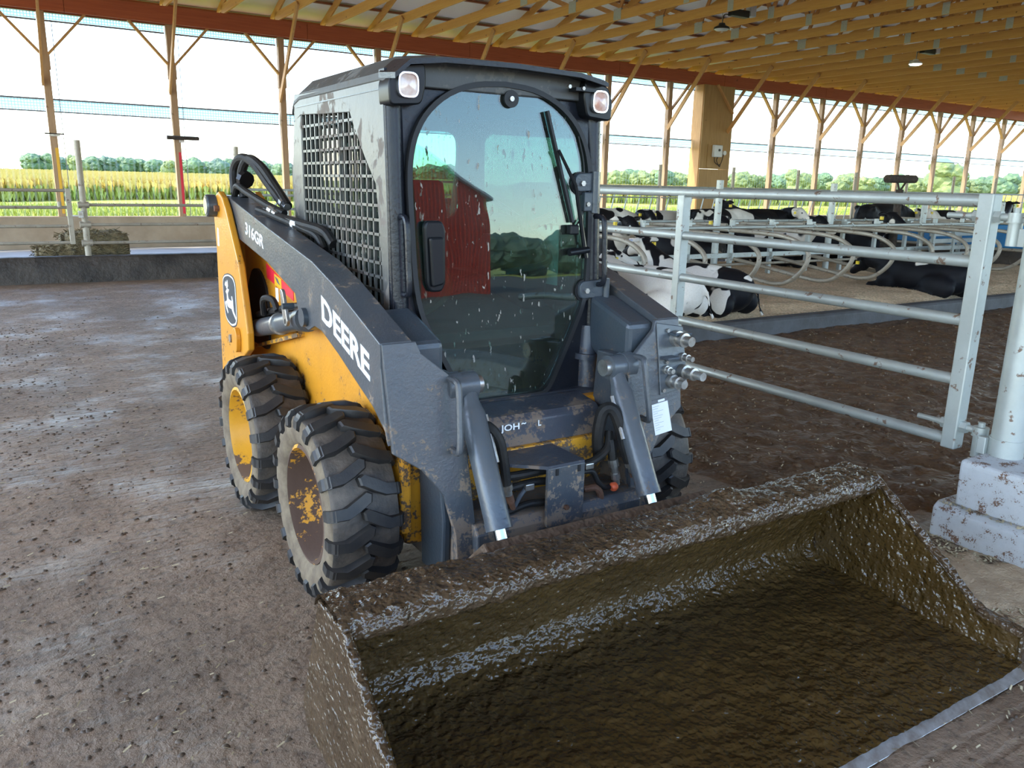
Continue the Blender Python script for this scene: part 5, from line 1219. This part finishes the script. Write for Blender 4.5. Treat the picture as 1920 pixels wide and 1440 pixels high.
# ------------------------------------------------------------------ outside: grass, corn, trees, red shed
def scatter_blades(name, n, region, hgt, wid, mat, seed, zf=lambda x, y: gz):
    r_ = np.random.RandomState(seed); v = np.zeros((n, 4, 3)); 
    u = r_.rand(n); d = region(r_, n); x, y = d[:, 0], d[:, 1]
    a = r_.rand(n)*math.pi; h = hgt*(.6+.6*r_.rand(n)); lx = (r_.rand(n)-.5)*h*.5; ly = (r_.rand(n)-.5)*h*.5; ww = wid*(.6+.8*r_.rand(n))/2
    cx_, sy_ = np.cos(a)*ww, np.sin(a)*ww
    z = np.array([gzf(q) for q in y])
    v[:, 0] = np.c_[x-cx_, y-sy_, z]; v[:, 1] = np.c_[x+cx_, y+sy_, z]; v[:, 2] = np.c_[x+lx+cx_*.35, y+ly+sy_*.35, z+h]; v[:, 3] = np.c_[x+lx-cx_*.35, y+ly-sy_*.35, z+h]
    me = bpy.data.meshes.new(name); me.from_pydata(v.reshape(-1, 3).tolist(), [], np.arange(n*4).reshape(-1, 4).tolist()); me.materials.append(MATS[mat])
    o = bpy.data.objects.new(name, me); col.objects.link(o); return o
def fan(y0, y1, p=1.6):
    def f(r_, n):
        y = y0+(y1-y0)*r_.rand(n)**p; az = np.radians(-8+78*r_.rand(n)); x = np.tan(np.clip(az, -1, 1.25))*y; return np.c_[np.clip(x, -30, 420), y]
    return f
tag(scatter_blades('grass_blades', 60000, fan(20.9, 75), .28, .09, 'grass_blade', 3), 'bright green rough grass growing outside the side wall', 'grass', kind='stuff')
def cornplants(n, seed):
    r_ = np.random.RandomState(seed); y = 95+230*r_.rand(n)**1.4; az = np.radians(-6+76*r_.rand(n)); x = np.tan(az)*y
    keep = (np.hypot(x, y) < 345) & (y > 95+ 14*np.sin(x/40.)+5*np.sin(x/9.)); return np.c_[x, y][keep]
P = cornplants(85000, 5); r_ = np.random.RandomState(9); V = []; F = []; MI = []
for (x, y) in P:
    h = 1.9+.5*r_.rand(); n0 = len(V); g0 = gzf(y); s_ = .22+y/900.
    for k in range(3):
        a = r_.rand()*math.pi; c, s2 = math.cos(a)*s_, math.sin(a)*s_; zt = g0+h*(.45+.25*k)
        V += [(x, y, g0+h*.15*k), (x+c, y+s2, zt-.15), (x, y, zt+.1), (x-c, y-s2, zt-.2)]; F.append((n0+4*k, n0+4*k+1, n0+4*k+2, n0+4*k+3)); MI.append(1 if k == 2 else 0)
    V += [(x-.18*s_, y, g0+h*.82), (x+.18*s_, y, g0+h*.82), (x+.26*s_, y+.15, g0+h*1.12), (x-.26*s_, y, g0+h*1.08)]; F.append((n0+12, n0+13, n0+14, n0+15)); MI.append(1)
me = bpy.data.meshes.new('corn_field'); me.from_pydata(V, [], F); me.materials.append(MATS['corn']); me.materials.append(MATS['corn_top']); me.polygons.foreach_set('material_index', MI)
o = bpy.data.objects.new('corn_field', me); col.objects.link(o); tag(o, 'broad field of ripening corn below the far trees', 'corn', kind='stuff')
def crown_mesh(seed):
    r2_ = random.Random(seed); bm = bmesh.new()
    lob = [(Vector((r2_.uniform(-2.6, 2.6), r2_.uniform(-2.2, 2.2), r2_.uniform(3.0, 9.5))), r2_.uniform(1.7, 3.0)) for _ in range(11)]+[(Vector((0, 0, 6)), 3.6)]
    for c, rad in lob:
        m_ = Matrix.Translation(c) @ Matrix.Diagonal((rad, rad, rad*.85, 1)); bmesh.ops.create_icosphere(bm, subdivisions=3, radius=1, matrix=m_)
    for v in bm.verts:
        d = .55*noise.fractal(v.co*.8, 1, 2, 3)+.35*noise.noise(v.co*2.4); v.co += v.normal*d
    me = bpy.data.meshes.new('crown'); bm.to_mesh(me); bm.free(); return me
CROWN = [crown_mesh(s) for s in range(4)]
TR = MB().tube([(0, 0, 0), (.05, 0, 2), (0, .05, 5)], [.35, .28, .2], 8)
trunk_me = bpy.data.meshes.new('trunk'); trunk_me.from_pydata([tuple(p) for p in TR.v], [], TR.f); trunk_me.materials.append(MATS['bark'])
rt = random.Random(21); nT = 0
CM = {}
for ci, me in enumerate(CROWN):
    for mi in 'abc':
        c = me.copy(); c.materials.append(MATS['leaf_'+mi]); CM[ci, mi] = c
LABT = {'a': 'mid green leafy tree in the far tree line', 'b': 'yellow-green leafy tree in the far tree line', 'c': 'dark green leafy tree in the far tree line'}
def tree(az, dist, k, mi):
    x, y = math.sin(R(az))*dist, math.cos(R(az))*dist
    t = thing('tree', (x, y, gzf(y)), LABT[mi], 'tree', 'far tree line')
    t.scale = (k*rt.uniform(.95, 1.3),)*2+(k,); t.rotation_euler = (0, 0, rt.uniform(0, 6.28))
    c = bpy.data.objects.new('crown', CM[rt.randrange(4), mi]); col.objects.link(c); c.parent = t; c.location = (0, 0, -1.7)
    k2 = bpy.data.objects.new('trunk', trunk_me); col.objects.link(k2); k2.parent = t
az = -3.4
while az < 20:
    if not (-.2 < az < 1.2) or az < -.2: tree(az, 430+rt.uniform(-25, 30), rt.uniform(.85, 1.08), rt.choice('aacb'))
    az += rt.uniform(.62, .95)
az = 20.3
while az < 66:
    tree(az, 405+rt.uniform(-30, 40), rt.uniform(.85, 1.1), rt.choice('abba')); az += rt.uniform(.62, .95)
tree(59.2, 380, 1.6, 'b')
for k in range(15):   # trees added out of view to hide the pale horizon in the door glass
    a_ = R(22+3.4*k); d_ = 95+rt.uniform(-6, 6); x, y = 1.7+math.sin(a_)*d_, 2.8-math.cos(a_)*d_
    t = thing('horizon_blocker_tree', (x, y, gz), 'dark green tree added across the yard to hide the mirrored horizon', 'tree', 'trees added to hide the mirrored horizon')
    t.scale = (.85, .85, .62+.1*rt.random()); t.rotation_euler = (0, 0, rt.uniform(0, 6.28))
    c = bpy.data.objects.new('crown', CM[rt.randrange(4), 'c']); col.objects.link(c); c.parent = t; c.location = (0, 0, -2.6)
    c = bpy.data.objects.new('trunk', trunk_me); col.objects.link(c); c.parent = t
# red steel shed standing outside on the opposite side
sh = thing('red_shed', (18, -36, gz), 'red ribbed steel shed outside, mirrored in the cab door glass', 'shed')
sw = 4.6; ex0, ex1 = 21.4-2*sw, 21.4; ey = -31.5
wall = MB(); nr = 46
gable = lambda x: 4.9+ (1-abs(x-(ex0+sw))/sw)*2.9
for k in range(nr):
    a = ex0+(ex1-ex0)*k/nr; b = ex0+(ex1-ex0)*(k+1)/nr; m1 = a+(b-a)*.72
    wall.add([(a, ey, gz), (m1, ey, gz), (m1, ey, gable(m1)), (a, ey, gable(a))], [(0,1,2,3)])
    wall.add([(m1, ey+.035, gz), (b, ey+.035, gz), (b, ey+.035, gable(b)), (m1, ey+.035, gable(m1)), (m1, ey, gz), (b, ey, gz), (b, ey, gable(b)), (m1, ey, gable(m1))], [(0,1,2,3),(4,0,3,7),(1,5,6,2)])
obj('gable_wall', wall, 'barn_red', sh, 0)
obj('side_wall', MB().mm((ex0, ey-14, gz), (ex0+.05, ey, 4.9)).mm((ex1-.05, ey-14, gz), (ex1, ey, 4.9)).mm((ex0, ey-14, gz), (ex1, ey-13.95, 4.9)), 'barn_red', sh, 0)
for s in (-1, 1):
    xm = ex0+sw
    obj('roof_slope', MB().prism([(xm, 7.8), (xm+s*(sw+.3), 4.71), (xm+s*(sw+.3), 4.83), (xm, 7.92)], 'y', ey-14.2, ey+.3), 'roof_outer', sh, 0)
# ------------------------------------------------------------------ loose bits on the floors
def bits(name, n, pos_f, ln, wd, mat, seed, lift=.004):
    r3 = random.Random(seed); mb = MB()
    for _ in range(n):
        x, y, z = pos_f(r3); a = r3.uniform(0, math.pi); l = ln*r3.uniform(.4, 1.3); w_ = wd*r3.uniform(.6, 1.3); t_ = r3.uniform(-.3, .3)
        c, s_ = math.cos(a), math.sin(a); z += lift
        mb.add([(x-c*l+s_*w_, y-s_*l-c*w_, z-t_*l*.3), (x+c*l+s_*w_, y+s_*l-c*w_, z+t_*l), (x+c*l-s_*w_, y+s_*l+c*w_, z+t_*l+.002), (x-c*l-s_*w_, y-s_*l+c*w_, z-t_*l*.3+.002)], [(0,1,2,3)])
    return obj(name, mb, mat, smooth=0)
def near_lane(r3):
    y = .6+10*r3.random()**2.2; x = r3.uniform(-.45*y-.6, 3.6); return x, y, lane_z(x, y)
tag(bits('straw_bits', 5200, near_lane, .011, .0022, 'straw', 31), 'pale chopped straw scattered over the lane floor', 'straw', kind='stuff')
def by_footing(r3):
    while True:
        x = 3.66-abs(r3.gauss(0, .45)); y = r3.uniform(.2, 2.5)
        if x > 2.4: return x, y, lane_z(x, y)
tag(bits('sawdust', 9000, by_footing, .010, .0035, 'straw', 32), 'pale wood shavings scattered around the concrete footing', 'sawdust', kind='stuff')
def saw_z(x, y):
    e = min((x-2.75)*1.6, (2.25-y)*1.5, 1)+.55*fbm(x, y, 2, 2.2, 4)
    return lane_z(x, y)-.014+.024*max(0, min(1, e))+.006*fbm(x, y, 6, 14, 3)
simple('sawdust_mat', (.60, .46, .30), .9, 0, (.42, .30, .185), 9, (70, .8, .01))
tag(obj('sawdust', grid(2.6, 3.66, -.45, 2.4, 70, 180, saw_z), 'sawdust_mat', smooth=80), 'pale layer of sawdust banked against the concrete footing', 'sawdust', kind='stuff')
def on_ledge(r3): return r3.uniform(3.66, 3.72), r3.uniform(1.2, 1.98), .163
tag(bits('straw_bits', 300, on_ledge, .014, .003, 'straw', 33), 'straw lying on the ledge of the concrete footing', 'straw', kind='stuff')
def on_alley(r3):
    x = 3.4+11*r3.random()**1.6; y = r3.uniform(1.9, 6.05); return x, y, alley_z(x, y)
tag(bits('straw_bits', 2600, on_alley, .013, .003, 'straw', 34), 'straw fragments trodden into the alley manure', 'straw', kind='stuff')
def on_bed(r3):
    x = 5+12*r3.random()**1.3; y = 6.15+abs(r3.gauss(0, 1.0)); return x, min(y, 9), bed_z(x, min(y, 9))
tag(bits('straw_bits', 9000, on_bed, .022, .004, 'straw', 35), 'loose straw on top of the stall bedding', 'straw', kind='stuff')
def clods(name, n, pos_f, size, seed, label, mat='clod'):
    r3 = random.Random(seed); mb = MB()
    for _ in range(n):
        x, y, z = pos_f(r3); s_ = size*r3.uniform(.35, 1.0)**1.5; k = r3.randint(5, 7); e = r3.uniform(.5, 1); a0 = r3.random()*6
        lo = [(x+s_*math.cos(a0+6.283*i/k)*r3.uniform(.8, 1.2), y+s_*e*math.sin(a0+6.283*i/k)*r3.uniform(.8, 1.2), z-.004) for i in range(k)]
        hi = [(x+(p[0]-x)*r3.uniform(.3, .7), y+(p[1]-y)*r3.uniform(.3, .7), z+s_*r3.uniform(.15, .5)) for p in lo]
        mb.loft([lo, hi])
    return tag(obj(name, mb, mat, smooth=75), label, 'manure', kind='stuff')
def lane_clod(r3):
    if r3.random() < .6:
        y = 1.2+9*r3.random()**1.6; x = r3.gauss(.05, .38); x = x if x < .8 else .3-x
    else: y = .8+12*r3.random()**1.8; x = r3.uniform(-.4*y-.4, 3.5)
    return x, y, lane_z(x, y)
clods('manure_clods', 3600, lane_clod, .016, 41, 'small dark manure crumbs strewn over the lane floor')
def alley_clod(r3):
    x = 3.3+8*r3.random()**1.5; y = r3.uniform(1.9, 5.9); return x, y, alley_z(x, y)
clods('manure_clods', 2200, alley_clod, .035, 42, 'dark manure lumps in the alley behind the gate', 'alley_manure')
